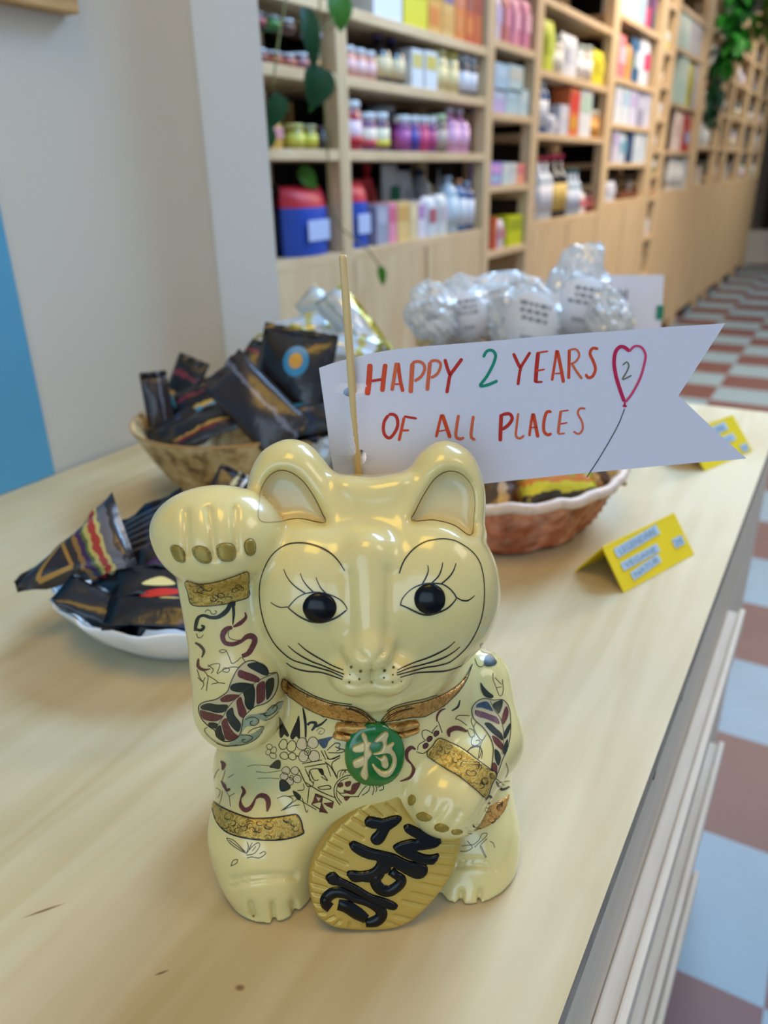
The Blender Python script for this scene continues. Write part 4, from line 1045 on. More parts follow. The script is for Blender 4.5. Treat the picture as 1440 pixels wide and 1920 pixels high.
tag(flag, 'white swallowtail paper flag with hand-painted red greeting, threaded on a skewer behind the cat', 'flag')
SV = FV - .0015
sk0 = W2L.T @ P(643, 478, SV) + CAT_O; sk1 = W2L.T @ P(673, 905, SV + .002) + CAT_O
bm = bmesh.new(); dirn = (sk1 - sk0) / np.linalg.norm(sk1 - sk0)
end = sk1 + dirn * ((sk1[2] - .9006 - .0001) / -dirn[2])
tube(bm, [sk0, sk0 + dirn * .0012, sk1, end], [.0015, .0019, .0019, .0019], 12)
sk = obj('bamboo_skewer', bm, wood('bamboo', (226, 200, 146), (196, 164, 104), (200, 200, 6), rough=.5), None)
tag(sk, 'thin bamboo skewer holding up the paper flag behind the cat', 'skewer')

# ================================================================== bowls and sweets on the counter
CR = Vector(ROT[:, 0]); CU = -Vector(ROT[:, 1]); CBK = -Vector(ROT[:, 2])
def facing(p, roll=0, lean=0, yaw=0):
    """a pose that looks back along the line of sight, then turned in its own axes"""
    b = Matrix((CR, CU, CBK)).transposed().to_4x4()
    r = Matrix.Rotation(math.radians(roll), 4, 'Z') @ Matrix.Rotation(math.radians(lean), 4, 'X') @ Matrix.Rotation(math.radians(yaw), 4, 'Y')
    return Matrix.Translation(Vector(p)) @ b @ r

def pack_mat(name, base, stops=None, rough=.3, metal=0.0, axis=0, scale=1.0, bump=.35, amp=.22):
    """printed foil: colour bands across the packet, lightly creased"""
    if name in MATS: return MATS[name]
    m, nt, b = _new(name)
    tc = nt.nodes.new('ShaderNodeTexCoord')
    n = nt.nodes.new('ShaderNodeTexNoise'); n.inputs['Scale'].default_value = 45; n.inputs['Detail'].default_value = 3
    nt.links.new(tc.outputs['Object'], n.inputs['Vector'])
    bp = nt.nodes.new('ShaderNodeBump'); bp.inputs['Strength'].default_value = bump; bp.inputs['Distance'].default_value = .006
    nt.links.new(n.outputs['Fac'], bp.inputs['Height']); nt.links.new(bp.outputs['Normal'], b.inputs['Normal'])
    if stops:
        sx = nt.nodes.new('ShaderNodeSeparateXYZ'); nt.links.new(tc.outputs['Generated'], sx.inputs[0])
        ad = nt.nodes.new('ShaderNodeMath'); ad.operation = 'MULTIPLY_ADD'; ad.inputs[1].default_value = amp
        n2 = nt.nodes.new('ShaderNodeTexNoise'); n2.inputs['Scale'].default_value = 6; nt.links.new(tc.outputs['Generated'], n2.inputs['Vector'])
        nt.links.new(n2.outputs['Fac'], ad.inputs[0]); nt.links.new(sx.outputs[axis], ad.inputs[2])
        r = nt.nodes.new('ShaderNodeValToRGB'); r.color_ramp.interpolation = 'CONSTANT'
        e = r.color_ramp.elements; e[0].position = 0; e[0].color = (*lin(base), 1)
        e[1].position = stops[0][0] + amp / 2; e[1].color = (*lin(stops[0][1]), 1)
        for p_, c in stops[1:]:
            x = e.new(p_ + amp / 2); x.color = (*lin(c), 1)
        nt.links.new(ad.outputs[0], r.inputs['Fac']); nt.links.new(r.outputs['Color'], b.inputs['Base Color'])
    else: b.inputs['Base Color'].default_value = (*lin(base), 1)
    b.inputs['Roughness'].default_value = rough; b.inputs['Metallic'].default_value = metal; b.inputs['Specular IOR Level'].default_value = .6
    MATS[name] = m; return m

def pillow(w, h, puff, seed=0, nx=14, ny=18, seal=.14, taper=0.0):
    rr = random.Random(seed); bm = bmesh.new(); sides = []
    ph = [rr.uniform(0, 6) for _ in range(6)]
    for s in (1, -1):
        G = []
        for j in range(ny + 1):
            row = []
            for i in range(nx + 1):
                u, v = 2 * i / nx - 1, 2 * j / ny - 1
                vv_ = min(1, abs(v) / (1 - seal))
                f = max(0, 1 - u * u) ** .6 * max(0, 1 - vv_ ** 2.2) ** .6
                x = u * w / 2 * (1 - .10 * f); y = v * h / 2 * (1 - taper * (1 - u) / 2)
                if j in (0, ny): y += (.008 if i % 2 else -.0) * h * (1 if j else -1)
                z = s * puff * f * (1 + .25 * math.sin(3 * u + ph[0]) * math.sin(4 * v + ph[1])) + .04 * w * math.sin(2.2 * u + ph[2]) * (abs(v) ** 3) + .03 * h * math.sin(1.5 * v + ph[3])
                if abs(v) > 1 - seal: z += .0022 * math.sin(9 * u + ph[4]) * (abs(v) - 1 + seal) / seal
                row.append(bm.verts.new((x, y, z + s * .0001)))
            G.append(row)
        for j in range(ny):
            for i in range(nx):
                q = (G[j][i], G[j][i + 1], G[j + 1][i + 1], G[j + 1][i])
                bm.faces.new(q if s > 0 else q[::-1])
    bmesh.ops.remove_doubles(bm, verts=bm.verts[:], dist=.00035)
    for f in bm.faces: f.smooth = True
    return bm
def emblem(parent, pts, mi_mat, name='print', off=.0):
    """a flat printed motif lying on the front of a packet"""
    bm = bmesh.new()
    vs = [bm.verts.new((x, y, off)) for x, y in pts]; bm.faces.new(vs)
    bmesh.ops.solidify(bm, geom=bm.faces[:], thickness=.0004)
    return obj(name, bm, mi_mat, parent)
def packet(name, label, cat_, p, w, h, puff, m, roll, lean, yaw, seed, group, nx=14, taper=0.0):
    o = obj(name, pillow(w, h, puff, seed, nx, taper=taper), m)
    tag(o, label, cat_, group); o.matrix_world = facing(p, roll, lean, yaw); return o

DK = (46, 38, 40)
PK_TRI = pack_mat('packet_brown_gold', DK, [(.58, (140, 104, 50)), (.62, (60, 34, 80)), (.67, (84, 104, 50)), (.70, (186, 170, 96)), (.74, (170, 56, 48)), (.79, (196, 180, 110)), (.82, (104, 102, 110)), (.90, DK)], axis=0, amp=.09)
PK_TXT = pack_mat('packet_black_text', (30, 26, 30), [(.18, (210, 200, 120)), (.22, (190, 60, 60)), (.27, (220, 210, 200)), (.31, (28, 24, 28)), (.55, (60, 56, 62)), (.62, (28, 24, 28)), (.70, (60, 56, 62)), (.76, (28, 24, 28))], axis=1)
PK_RED = pack_mat('packet_black_red', (24, 22, 28), [(.35, (200, 180, 110)), (.42, (190, 30, 26)), (.50, (216, 190, 110)), (.58, (120, 140, 60)), (.64, (24, 22, 28))], axis=0)
GREYP = mat('grey_packet_print', (92, 90, 98), rough=.45)
PK_NAVY = pack_mat('packet_navy', (14, 16, 26), [(.6, (20, 40, 76)), (.7, (14, 16, 26))])
PK_PLAIN = pack_mat('packet_dark_brown', (46, 37, 39), [(.62, (110, 112, 130)), (.70, (46, 37, 39))], rough=.3)
PK_BLUE = pack_mat('packet_black_blue', (20, 20, 26), [(.22, (70, 150, 190)), (.34, (208, 170, 80)), (.42, (20, 20, 26)), (.66, (120, 40, 54)), (.74, (20, 20, 26))], axis=1)
PK_SIL = pack_mat('packet_silver_gold', (200, 208, 214), [(.2, (206, 214, 224)), (.62, (196, 190, 110)), (.72, (220, 226, 232)), (.9, (150, 140, 60))], rough=.22, metal=.35)
PK_SIL2 = pack_mat('packet_silver_green', (196, 206, 212), [(.28, (160, 176, 176)), (.38, (214, 220, 228)), (.8, (176, 164, 60))], rough=.22, metal=.35, axis=1)

# white bowl with a scalloped blue-lined rim
WB = (-.4165, .397)
bm = bmesh.new()
sc = lambda a, r, z: 1 + (.018 * math.cos(16 * a) * max(0, (z - .020) / .02) if z > .018 else 0)
lathe(bm, [(0, .004), (.066, .004), (.070, 0), (.076, 0), (.081, .006), (.096, .020), (.106, .035), (.110, .0425), (.1095, .0440), (.1065, .0425), (.1030, .036), (.092, .0215), (.074, .010), (0, .008)], 96, wob=sc)
for f in bm.faces:
    c = f.calc_center_median(); r = math.hypot(c.x, c.y)
    if .1030 < r < .1062 and .036 < c.z < .0415: f.material_index = 1
wb = obj('white_bowl', bm, [mat('white_porcelain', (232, 234, 236), rough=.2, coat=.4), mat('pale_blue_glaze', (120, 158, 176), rough=.25)])
wb.location = (*WB, .9004); tag(wb, 'white porcelain bowl with wavy blue-lined rim, left of the cat', 'bowl')
GW = 'chocolate packets in the white bowl'
def PW(px, py, z): return on_z(px, py, z)
def print_on(o, name, polys, m, off=.0004, z0=.05):
    """a printed motif following the surface of a packet"""
    me = o.data
    bv = BVHTree.FromPolygons([v.co[:] for v in me.vertices], [p.vertices[:] for p in me.polygons]); gg = Geo()
    for poly in polys:
        poly = np.array([tuple(q) for q in catmull(poly, .002, True)]) * 1000
        vv_, tr_, _ = tri_poly([tuple(q) for q in poly], 2.2)
        pos = []
        for x, y in vv_ / 1000:
            h_ = bv.ray_cast(Vector((x, y, z0)), Vector((0, 0, -1)))
            pos.append(None if h_[0] is None else np.array(h_[0]) + np.array((0, 0, off)))
        gg.add([p_ if p_ is not None else (0, 0, 0) for p_ in pos], [tuple(t_) for t_ in tr_ if all(pos[i] is not None for i in t_)], 0)
    return gg.build(name, m, o)
def bar_poly(a, b_, w_):
    a, b_ = np.array(a), np.array(b_); t_ = (b_ - a) / np.linalg.norm(b_ - a); n_ = np.array([-t_[1], t_[0]]) * w_ / 2
    k = 6
    return [tuple(a + (b_ - a) * i / k + n_) for i in range(k + 1)] + [tuple(b_ + (a - b_) * i / k - n_) for i in range(k + 1)]
GOLDP = mat('gold_print', (176, 132, 62), rough=.4, metal=.3)
o = packet('chocolate_packet', 'brown chocolate packet with gold triangle, jutting out left of the white bowl', 'sweet', PW(134, 1046, .968), .094, .072, .006, PK_TRI, 30, -30, 0, 1, GW, taper=.86)
print_on(o, 'gold_triangle_print', [bar_poly((-.028, -.007), (.000, .013), .003), bar_poly((.000, .013), (.002, -.012), .003), bar_poly((.002, -.012), (-.028, -.007), .003)], GOLDP)
PRR = [mat('print_red', (200, 40, 34), rough=.4), mat('print_cream', (222, 206, 140), rough=.4), mat('print_violet', (80, 40, 110), rough=.4), mat('print_green', (110, 140, 50), rough=.4)]
o = packet('chocolate_packet', 'black chocolate packet with lines of grey print, topmost in the white bowl', 'sweet', PW(262, 1018, .962), .094, .058, .006, PK_NAVY, 22, -34, -6, 2, GW)
print_on(o, 'small_print', [bar_poly((-.012, .020 - .006 * i), (.036, .020 - .006 * i), .0016) for i in range(6)], GREYP)
print_on(o, 'red_print', [[(-.042, -.016), (-.030, .010), (-.022, .022), (-.026, -.004), (-.034, -.020)]], PRR[0])
print_on(o, 'cream_print', [[(-.030, -.012), (-.022, .018), (-.014, .022), (-.018, .000), (-.024, -.018)]], PRR[1])
o = packet('chocolate_packet', 'black chocolate packet with red and gold stripes, low in the white bowl', 'sweet', PW(308, 1108, .955), .074, .042, .006, PK_NAVY, -4, -38, 0, 3, GW)
print_on(o, 'red_print', [[(-.026, -.012), (-.002, -.002), (.016, -.002), (.004, -.008)]], PRR[0])
print_on(o, 'cream_print', [[(-.016, .002), (-.004, .010), (.008, .004), (-.004, .001)], [(.000, -.010), (.020, -.008), (.022, -.012), (.004, -.015)]], PRR[1])
packet('chocolate_packet', 'navy chocolate packet against the near rim of the white bowl', 'sweet', PW(322, 1152, .948), .092, .030, .005, PK_NAVY, -2, -46, 0, 4, GW)
packet('chocolate_packet', 'navy chocolate packet at the left rim of the white bowl, under the triangle one', 'sweet', PW(196, 1138, .946), .070, .030, .004, PK_NAVY, -24, -50, 0, 5, GW)
o = packet('chocolate_packet', 'dark brown chocolate packet half hidden behind the raised paw', 'sweet', PW(352, 1066, .958), .075, .046, .006, PK_PLAIN, 6, -32, 0, 6, GW)
print_on(o, 'violet_print', [[(-.030, .006), (.010, .014), (.020, .006), (-.026, -.002)]], PRR[2]); print_on(o, 'green_print', [[(-.026, -.002), (.018, .006), (.018, .002), (-.022, -.007)]], PRR[3])
packet('chocolate_packet', 'dark packet at the bottom of the white bowl beneath the others', 'sweet', PW(262, 1112, .938), .080, .044, .005, PK_NAVY, 12, -50, 0, 7, GW)
packet('chocolate_packet', 'dark packet with a silver seal sticking up between white bowl and speckled bowl', 'sweet', PW(428, 930, .962), .038, .050, .005, pack_mat('packet_dark_silver', (44, 36, 38), [(.46, (206, 200, 160)), (.54, (52, 44, 46)), (.66, (226, 226, 226)), (.74, (44, 36, 38))], axis=0), -24, -10, 10, 8, GW)

# speckled stoneware bowl
DB = (-.5698, .624)
def speckle():
    m, nt, b = _new('speckled_stoneware')
    tc = nt.nodes.new('ShaderNodeTexCoord')
    n = nt.nodes.new('ShaderNodeTexNoise'); n.inputs['Scale'].default_value = 40; n.inputs['Detail'].default_value = 7; n.inputs['Roughness'].default_value = .7
    nt.links.new(tc.outputs['Object'], n.inputs['Vector'])
    r = nt.nodes.new('ShaderNodeValToRGB'); e = r.color_ramp.elements
    e[0].position = .36; e[0].color = (*lin((84, 62, 36)), 1); e[1].position = .6; e[1].color = (*lin((214, 188, 138)), 1)
    x = e.new(.47); x.color = (*lin((182, 148, 92)), 1)
    nt.links.new(n.outputs['Fac'], r.inputs['Fac']); nt.links.new(r.outputs['Color'], b.inputs['Base Color'])
    b.inputs['Roughness'].default_value = .45; return m
bm = bmesh.new()
lathe(bm, [(0, .003), (.050, .003), (.053, 0), (.058, 0), (.0605, .004), (.074, .022), (.090, .048), (.102, .072), (.1075, .083), (.1078, .0853), (.1055, .0850), (.100, .073), (.086, .048), (.068, .022), (.050, .010), (0, .008)], 64)
for f in bm.faces:
    c = f.calc_center_median(); r = math.hypot(c.x, c.y)
    if c.z > .0825: f.material_index = 1
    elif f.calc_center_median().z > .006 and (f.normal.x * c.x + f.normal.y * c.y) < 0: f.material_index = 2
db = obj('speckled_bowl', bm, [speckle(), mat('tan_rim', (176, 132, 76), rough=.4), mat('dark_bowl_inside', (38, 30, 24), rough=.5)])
db.location = (*DB, .9004); tag(db, 'brown speckled stoneware bowl heaped with dark packets, by the left wall', 'bowl')
GD = 'chocolate packets in the speckled bowl'
def PD(px, py, Y_): return on_y(px, py, Y_)
for i, (lab, px, py, Y_, w, h, pf, m, ro, le, ya) in enumerate((
    ('grey-brown packet standing at the left rim of the speckled bowl', 298, 765, .600, .030, .082, .006, PK_PLAIN, 8, 8, 20),
    ('silver-tipped packet standing second from the left in the speckled bowl', 342, 730, .640, .042, .078, .006, PK_BLUE, -22, 8, -15),
    ('packet with blue and gold bands lying in the middle of the speckled bowl', 385, 752, .625, .066, .052, .008, PK_BLUE, 22, -20, 0),
    ('long dark brown packet lying slantwise across the front of the speckled bowl', 478, 758, .585, .056, .112, .009, PK_PLAIN, 44, -16, 0),
    ('dark packet with red edge lying along the near rim of the speckled bowl', 395, 795, .575, .088, .040, .007, pack_mat('packet_dark_red', (34, 28, 30), [(.3, (120, 24, 40)), (.38, (190, 150, 60)), (.44, (34, 28, 30))], axis=1), 22, -30, 0),
    ('big black packet with round blue emblem, rising highest in the speckled bowl', 548, 718, .630, .082, .112, .012, pack_mat('packet_black', (28, 24, 26), None, rough=.25), -12, 6, -10),
    ('small dark packet with pale blue stripe behind the slanted brown one', 492, 690, .660, .056, .052, .008, PK_BLUE, -30, -10, 0),
    ('black packet filling the back of the speckled bowl', 440, 745, .675, .070, .070, .010, PK_NAVY, 10, -20, 0),
    ('black packet at the right side of the speckled bowl below the emblem', 560, 785, .615, .080, .052, .010, PK_NAVY, 12, -24, 0),
    ('black packet at the bottom left of the speckled bowl', 330, 805, .590, .070, .044, .008, PK_NAVY, 30, -30, 0))):
    o = packet('chocolate_packet', lab, 'sweet', PD(px, py, Y_), w, h, pf, m, ro, le, ya, 20 + i, GD)
    if 'emblem' in lab:
        k = 20; print_on(o, 'blue_emblem', [[(.004 + .013 * math.cos(2 * math.pi * t / k), .022 + .016 * math.sin(2 * math.pi * t / k)) for t in range(k)]], mat('sky_blue_print', (40, 130, 176), rough=.35))
        print_on(o, 'orange_emblem', [[(.004 + .007 * math.cos(2 * math.pi * t / k), .022 + .008 * math.sin(2 * math.pi * t / k)) for t in range(k)]], mat('orange_print', (206, 150, 50), rough=.35), off=.0009)

# silver packets heaped in a dish behind
bm = bmesh.new()
lathe(bm, [(0, .003), (.06, .003), (.065, 0), (.075, .004), (.095, .04), (.10, .058), (.097, .058), (.088, .038), (.06, .010), (0, .008)], 48)
o = obj('serving_dish', bm, mat('grey_dish', (120, 122, 120), rough=.4)); o.location = (-.50, .845, .9004)
tag(o, 'grey dish of silver packets hidden behind the speckled bowl', 'dish')
GS = 'silver wrapped sweets behind the speckled bowl'
for i, (lab, px, py, Y_, w, h, pf, m, ro, le, ya) in enumerate((
    ('silver wrapped sweet with gold ends, leftmost on the heap behind the speckled bowl', 562, 624, .84, .095, .046, .013, PK_SIL, 12, -10, 0),
    ('pale gold and silver wrapped sweet topmost on the heap behind the speckled bowl', 612, 588, .88, .080, .046, .013, pack_mat('packet_pale_gold', (206, 210, 206), [(.35, (226, 220, 160)), (.65, (200, 208, 214))], rough=.22, metal=.35), -38, -12, 0),
    ('silver wrapped sweet slanting down to the right of the skewer', 662, 612, .86, .110, .050, .013, PK_SIL2, -52, -8, 0),
    ('silver wrapped sweet with olive end, right of the skewer above the flag', 655, 655, .83, .085, .044, .012, PK_SIL, -8, -14, 0),
    ('silver wrapped sweet in front of the heap, left of the flag corner', 590, 655, .81, .085, .044, .012, PK_SIL2, -22, -14, 0),
    ('grey-green wrapped sweet at the left edge of the silver heap', 512, 640, .83, .050, .038, .010, PK_SIL2, 30, -8, 0),
    ('silver wrapped sweet low between the speckled bowl and the flag', 602, 825, .72, .060, .050, .010, PK_SIL, 70, 0, 0),
    ('silver wrapped sweet in the middle of the heap, behind the skewer', 625, 640, .85, .090, .048, .013, PK_SIL2, 8, -14, 0))):
    packet('wrapped_sweet', lab, 'sweet', on_y(px, py, Y_), w, h, pf, m, ro, le, ya, 40 + i, GS)

# woven basket
def wicker():
    m, nt, b = _new('pink_brown_wicker')
    tc = nt.nodes.new('ShaderNodeTexCoord')
    w1 = nt.nodes.new('ShaderNodeTexNoise'); w1.inputs['Scale'].default_value = 55
    nt.links.new(tc.outputs['Object'], w1.inputs['Vector'])
    r = nt.nodes.new('ShaderNodeValToRGB'); e = r.color_ramp.elements
    e[0].position = .35; e[0].color = (*lin((186, 112, 74)), 1); e[1].position = .65; e[1].color = (*lin((230, 176, 144)), 1)
    nt.links.new(w1.outputs['Fac'], r.inputs['Fac']); nt.links.new(r.outputs['Color'], b.inputs['Base Color'])
    b.inputs['Roughness'].default_value = .45; return m
PB = (-.281, .690); PBZ = .061; PBR = .130
bk = thing('woven_basket', 'reddish-brown woven basket with pale rim, behind the cat and under the flag', 'basket', (*PB, .9004))
bm = bmesh.new(); NS, NR = 96, 14
rings = []
for j in range(NR + 1):
    t = j / NR; z = .002 + t * (PBZ - .004); r0 = .098 + (PBR - .003 - .098) * t ** .85; ring = []
    for k in range(NS):
        a = 2 * math.pi * k / NS
        wv = .0016 * math.cos(a * NS / 4 + math.pi * j) + .0010 * math.cos(math.pi * j) 
        swirl = .0022 * math.sin(12 * a + 4 * t)
        ring.append(bm.verts.new(((r0 + wv + swirl) * math.cos(a), (r0 + wv + swirl) * math.sin(a), z)))
    rings.append(ring)
for a_, b_ in zip(rings, rings[1:]):
    for k in range(NS):
        f = bm.faces.new((a_[k], a_[(k + 1) % NS], b_[(k + 1) % NS], b_[k])); f.smooth = True
bot = bm.faces.new(rings[0][::-1])
bmesh.ops.solidify(bm, geom=bm.faces[:], thickness=.003)
obj('woven_wall', bm, wicker(), bk)
bm = bmesh.new(); n_ = 72
pts = [(PBR * math.cos(2 * math.pi * k / n_) * (1 + .006 * math.sin(9 * k)), PBR * math.sin(2 * math.pi * k / n_) * (1 + .006 * math.sin(9 * k)), PBZ + .0016 * math.sin(k * 1.7)) for k in range(n_)] 
pts.append(pts[0]); tube(bm, pts, .0052, 8, cap=False)
obj('rim', bm, mat('pale_cane', (214, 190, 172), rough=.45, vary=.12, vscale=120), bk)
GB = 'yellow bars in the woven basket'
YB = pack_mat('bar_yellow_green', (60, 50, 20), [(.18, (206, 196, 40)), (.34, (208, 120, 30)), (.45, (150, 160, 40)), (.62, (196, 180, 40)), (.8, (60, 56, 24))], axis=1, bump=.5)
BB = pack_mat('bar_brown_print', (70, 46, 20), [(.3, (190, 150, 90)), (.5, (90, 58, 26)), (.7, (170, 130, 60))], axis=0, bump=.5)
for i, (lab, px, py, Y_, w, h, m, ro) in enumerate((
    ('brown printed bar directly behind the right ear, in the woven basket', 950, 915, .640, .050, .060, BB, -4),
    ('yellow and green printed bar in the middle of the woven basket, just under the flag', 1040, 895, .655, .070, .062, YB, 6),
    ('brown bar at the right side of the woven basket, beside the yellow one', 1115, 885, .700, .044, .050, BB, 18),
    ('yellow bar in the woven basket, hidden behind the flag', 1000, 840, .700, .080, .060, YB, -8))):
    packet('snack_bar', lab, 'snack bar', on_y(px, py, Y_), w, h, .006, m, ro, -34, 0, 60 + i, GB)

# ---- yellow folded price cards ------------------------------------------------
YEL = mat('yellow_card', (236, 206, 14), rough=.5, vary=.04, vscale=30)
STRIP = mat('pale_blue_label_tape', (176, 200, 224), rough=.45)
SLATE = mat('slate_print', (116, 146, 168), rough=.5)
def text_mesh(s, size):
    cu = bpy.data.curves.new('t', 'FONT'); cu.body = s; cu.size = size; cu.extrude = .00008; cu.resolution_u = 2
    o = bpy.data.objects.new('t', cu); COL.objects.link(o)
    me = bpy.data.meshes.new_from_object(o.evaluated_get(bpy.context.evaluated_depsgraph_get()))
    bpy.data.objects.remove(o); bpy.data.curves.remove(cu)
    return me
def plate(bm, q, t, mi=0):
    """thin board through four corners"""
    q = [Vector(p) for p in q]; n = (q[1] - q[0]).cross(q[3] - q[0]).normalized() * t
    a = [bm.verts.new(p) for p in q]; b = [bm.verts.new(p - n) for p in q]
    for f in ((a[0], a[1], a[2], a[3]), (b[3], b[2], b[1], b[0]), *[(a[i], b[i], b[(i + 1) % 4], a[(i + 1) % 4]) for i in range(4)]):
        bm.faces.new(f).material_index = mi
def price_card(BL, BR, H, depth, label, lines, group):
    """a tent card: front foot from BL to BR on the counter, ridge H above it, open at the ends"""
    BL, BR = Vector((*BL, 0)), Vector((*BR, 0)); d = (BR - BL); L = d.length; x = d.normalized(); y = Vector((-x.y, x.x, 0))
    rz = math.atan2(x.y, x.x)
    t = thing('price_card', label, 'price card', (BL.x, BL.y, .9004), rz, group)
    bm = bmesh.new(); plate(bm, [(0, 0, 0), (L, 0, 0), (L, depth, H), (0, depth, H)], .0012); fr = obj('front_panel', bm, YEL, t)
    bm = bmesh.new(); plate(bm, [(L, depth * 2, 0), (0, depth * 2, 0), (0, depth, H), (L, depth, H)], .0012); obj('back_panel', bm, YEL, t)
    sl = math.hypot(depth, H); tilt = math.atan2(H, depth)
    for (u, v, w, h, ang, s) in lines:
        m4 = Matrix.Translation((0, 0, 0)) @ Matrix.Rotation(tilt, 4, 'X') @ Matrix.Translation((u * L, v * sl, .0004)) @ Matrix.Rotation(ang, 4, 'Z')
        bm = bmesh.new(); box(bm, 0, w * L, 0, h * sl, 0, .0007)
        st = obj('label_strip', bm, STRIP, fr); st.matrix_local = m4
        me = text_mesh(s, h * sl * .95)
        xs = [v_.co.x for v_ in me.vertices]; k = w * L * .86 / (max(xs) - min(xs))
        for v_ in me.vertices: v_.co = Vector((v_.co.x * k + w * L * .06, v_.co.y + h * sl * .17, v_.co.z + .0009))
        me.name = 'lettering'; o = link('lettering', me, SLATE, st)
    return t
fp = on_z(1170, 1112, .9); fq = on_z(1302, 1040, .9)
LN = [(.10, .66, .60, .20, .05, 'LEGENDÄRE'), (.10, .38, .50, .17, .02, 'VEGANE'), (.16, .12, .40, .17, .08, 'NATUR'), (.80, .30, .14, .20, .0, '2€')]
price_card(fp[:2], fq[:2], .034, .026, 'yellow folded price card with pale blue label strips, right of the woven basket', LN, 'yellow price cards on the counter')
fp2 = on_z(1322, 884, .9); fq2 = on_z(1412, 846, .9)
LN2 = [(.10, .66, .66, .20, .03, 'LEGENDÄRE'), (.10, .38, .70, .17, .02, 'SCHOKO'), (.80, .06, .14, .18, .0, '2€')]
price_card(fp2[:2], fq2[:2], .040, .034, 'yellow folded price card half hidden behind the tail of the flag', LN2, 'yellow price cards on the counter')

# ---- cellophane bags with round labels, in a tray at the far end ----------------
def clear_mat():
    m, nt, b = _new('clear_cellophane')
    out = nt.nodes['Material Output']
    tr = nt.nodes.new('ShaderNodeBsdfTransparent'); tr.inputs['Color'].default_value = (.93, .96, .97, 1)
    gl = nt.nodes.new('ShaderNodeBsdfGlossy'); gl.inputs['Roughness'].default_value = .12
    df = nt.nodes.new('ShaderNodeBsdfDiffuse'); df.inputs['Color'].default_value = (.95, .97, 1.0, 1)
    fr = nt.nodes.new('ShaderNodeFresnel'); fr.inputs['IOR'].default_value = 2.1
    tc = nt.nodes.new('ShaderNodeTexCoord'); n = nt.nodes.new('ShaderNodeTexNoise'); n.inputs['Scale'].default_value = 40; n.inputs['Detail'].default_value = 3
    nt.links.new(tc.outputs['Object'], n.inputs['Vector'])
    bp = nt.nodes.new('ShaderNodeBump'); bp.inputs['Strength'].default_value = .8; bp.inputs['Distance'].default_value = .01
    nt.links.new(n.outputs['Fac'], bp.inputs['Height'])
    for x in (gl, fr, df): nt.links.new(bp.outputs['Normal'], x.inputs['Normal'])
    m1 = nt.nodes.new('ShaderNodeMixShader'); m1.inputs[0].default_value = .62
    nt.links.new(tr.outputs[0], m1.inputs[1]); nt.links.new(df.outputs[0], m1.inputs[2])
    m2 = nt.nodes.new('ShaderNodeMixShader'); nt.links.new(fr.outputs[0], m2.inputs[0])
    nt.links.new(m1.outputs[0], m2.inputs[1]); nt.links.new(gl.outputs[0], m2.inputs[2])
    nt.links.new(m2.outputs[0], out.inputs['Surface']); return m
CLEAR = clear_mat()
COOKIE = mat('pale_biscuit', (214, 186, 130), rough=.7, vary=.15, vscale=60)
LABW = mat('white_sticker', (222, 224, 232), rough=.6)
GREYT = mat('grey_print', (128, 132, 142), rough=.6)
bm = bmesh.new(); NSQ = 4
box(bm, -.16, .16, -.10, .055, 0, .006, bev=.002)
for a in ((-.16, .16, -.10, -.094), (-.16, .16, .049, .055), (-.16, -.154, -.094, .049), (.154, .16, -.094, .049)): box(bm, *a, .0062, .085)
TRY = on_y(960, 690, 1.08)
o = obj('wooden_tray', bm, wood('tray_wood', (196, 160, 110), (160, 122, 76), (4, 30, 30))); o.location = (-.36, 1.07, .9004); o.rotation_euler = (0, 0, .12)
tag(o, 'low wooden tray under the cellophane bags at the far end of the counter', 'tray')
GC = 'cellophane bags of biscuits at the far end of the counter'
def scribble(parent, x0, y0, w, h, z, n, seed, m=GREYT, name='print'):
    rr = random.Random(seed); bm = bmesh.new()
    for i in range(n):
        yy = y0 + h * (.5 - (i + .5) / n); x = x0 - w / 2 * rr.uniform(.6, 1)
        while x < x0 + w / 2:
            l = w * rr.uniform(.10, .25)
            box(bm, x, min(x + l, x0 + w / 2), yy - h / n * .28, yy + h / n * .28, z, z + .0003); x += l + w * .06
    return obj(name, bm, m, parent)
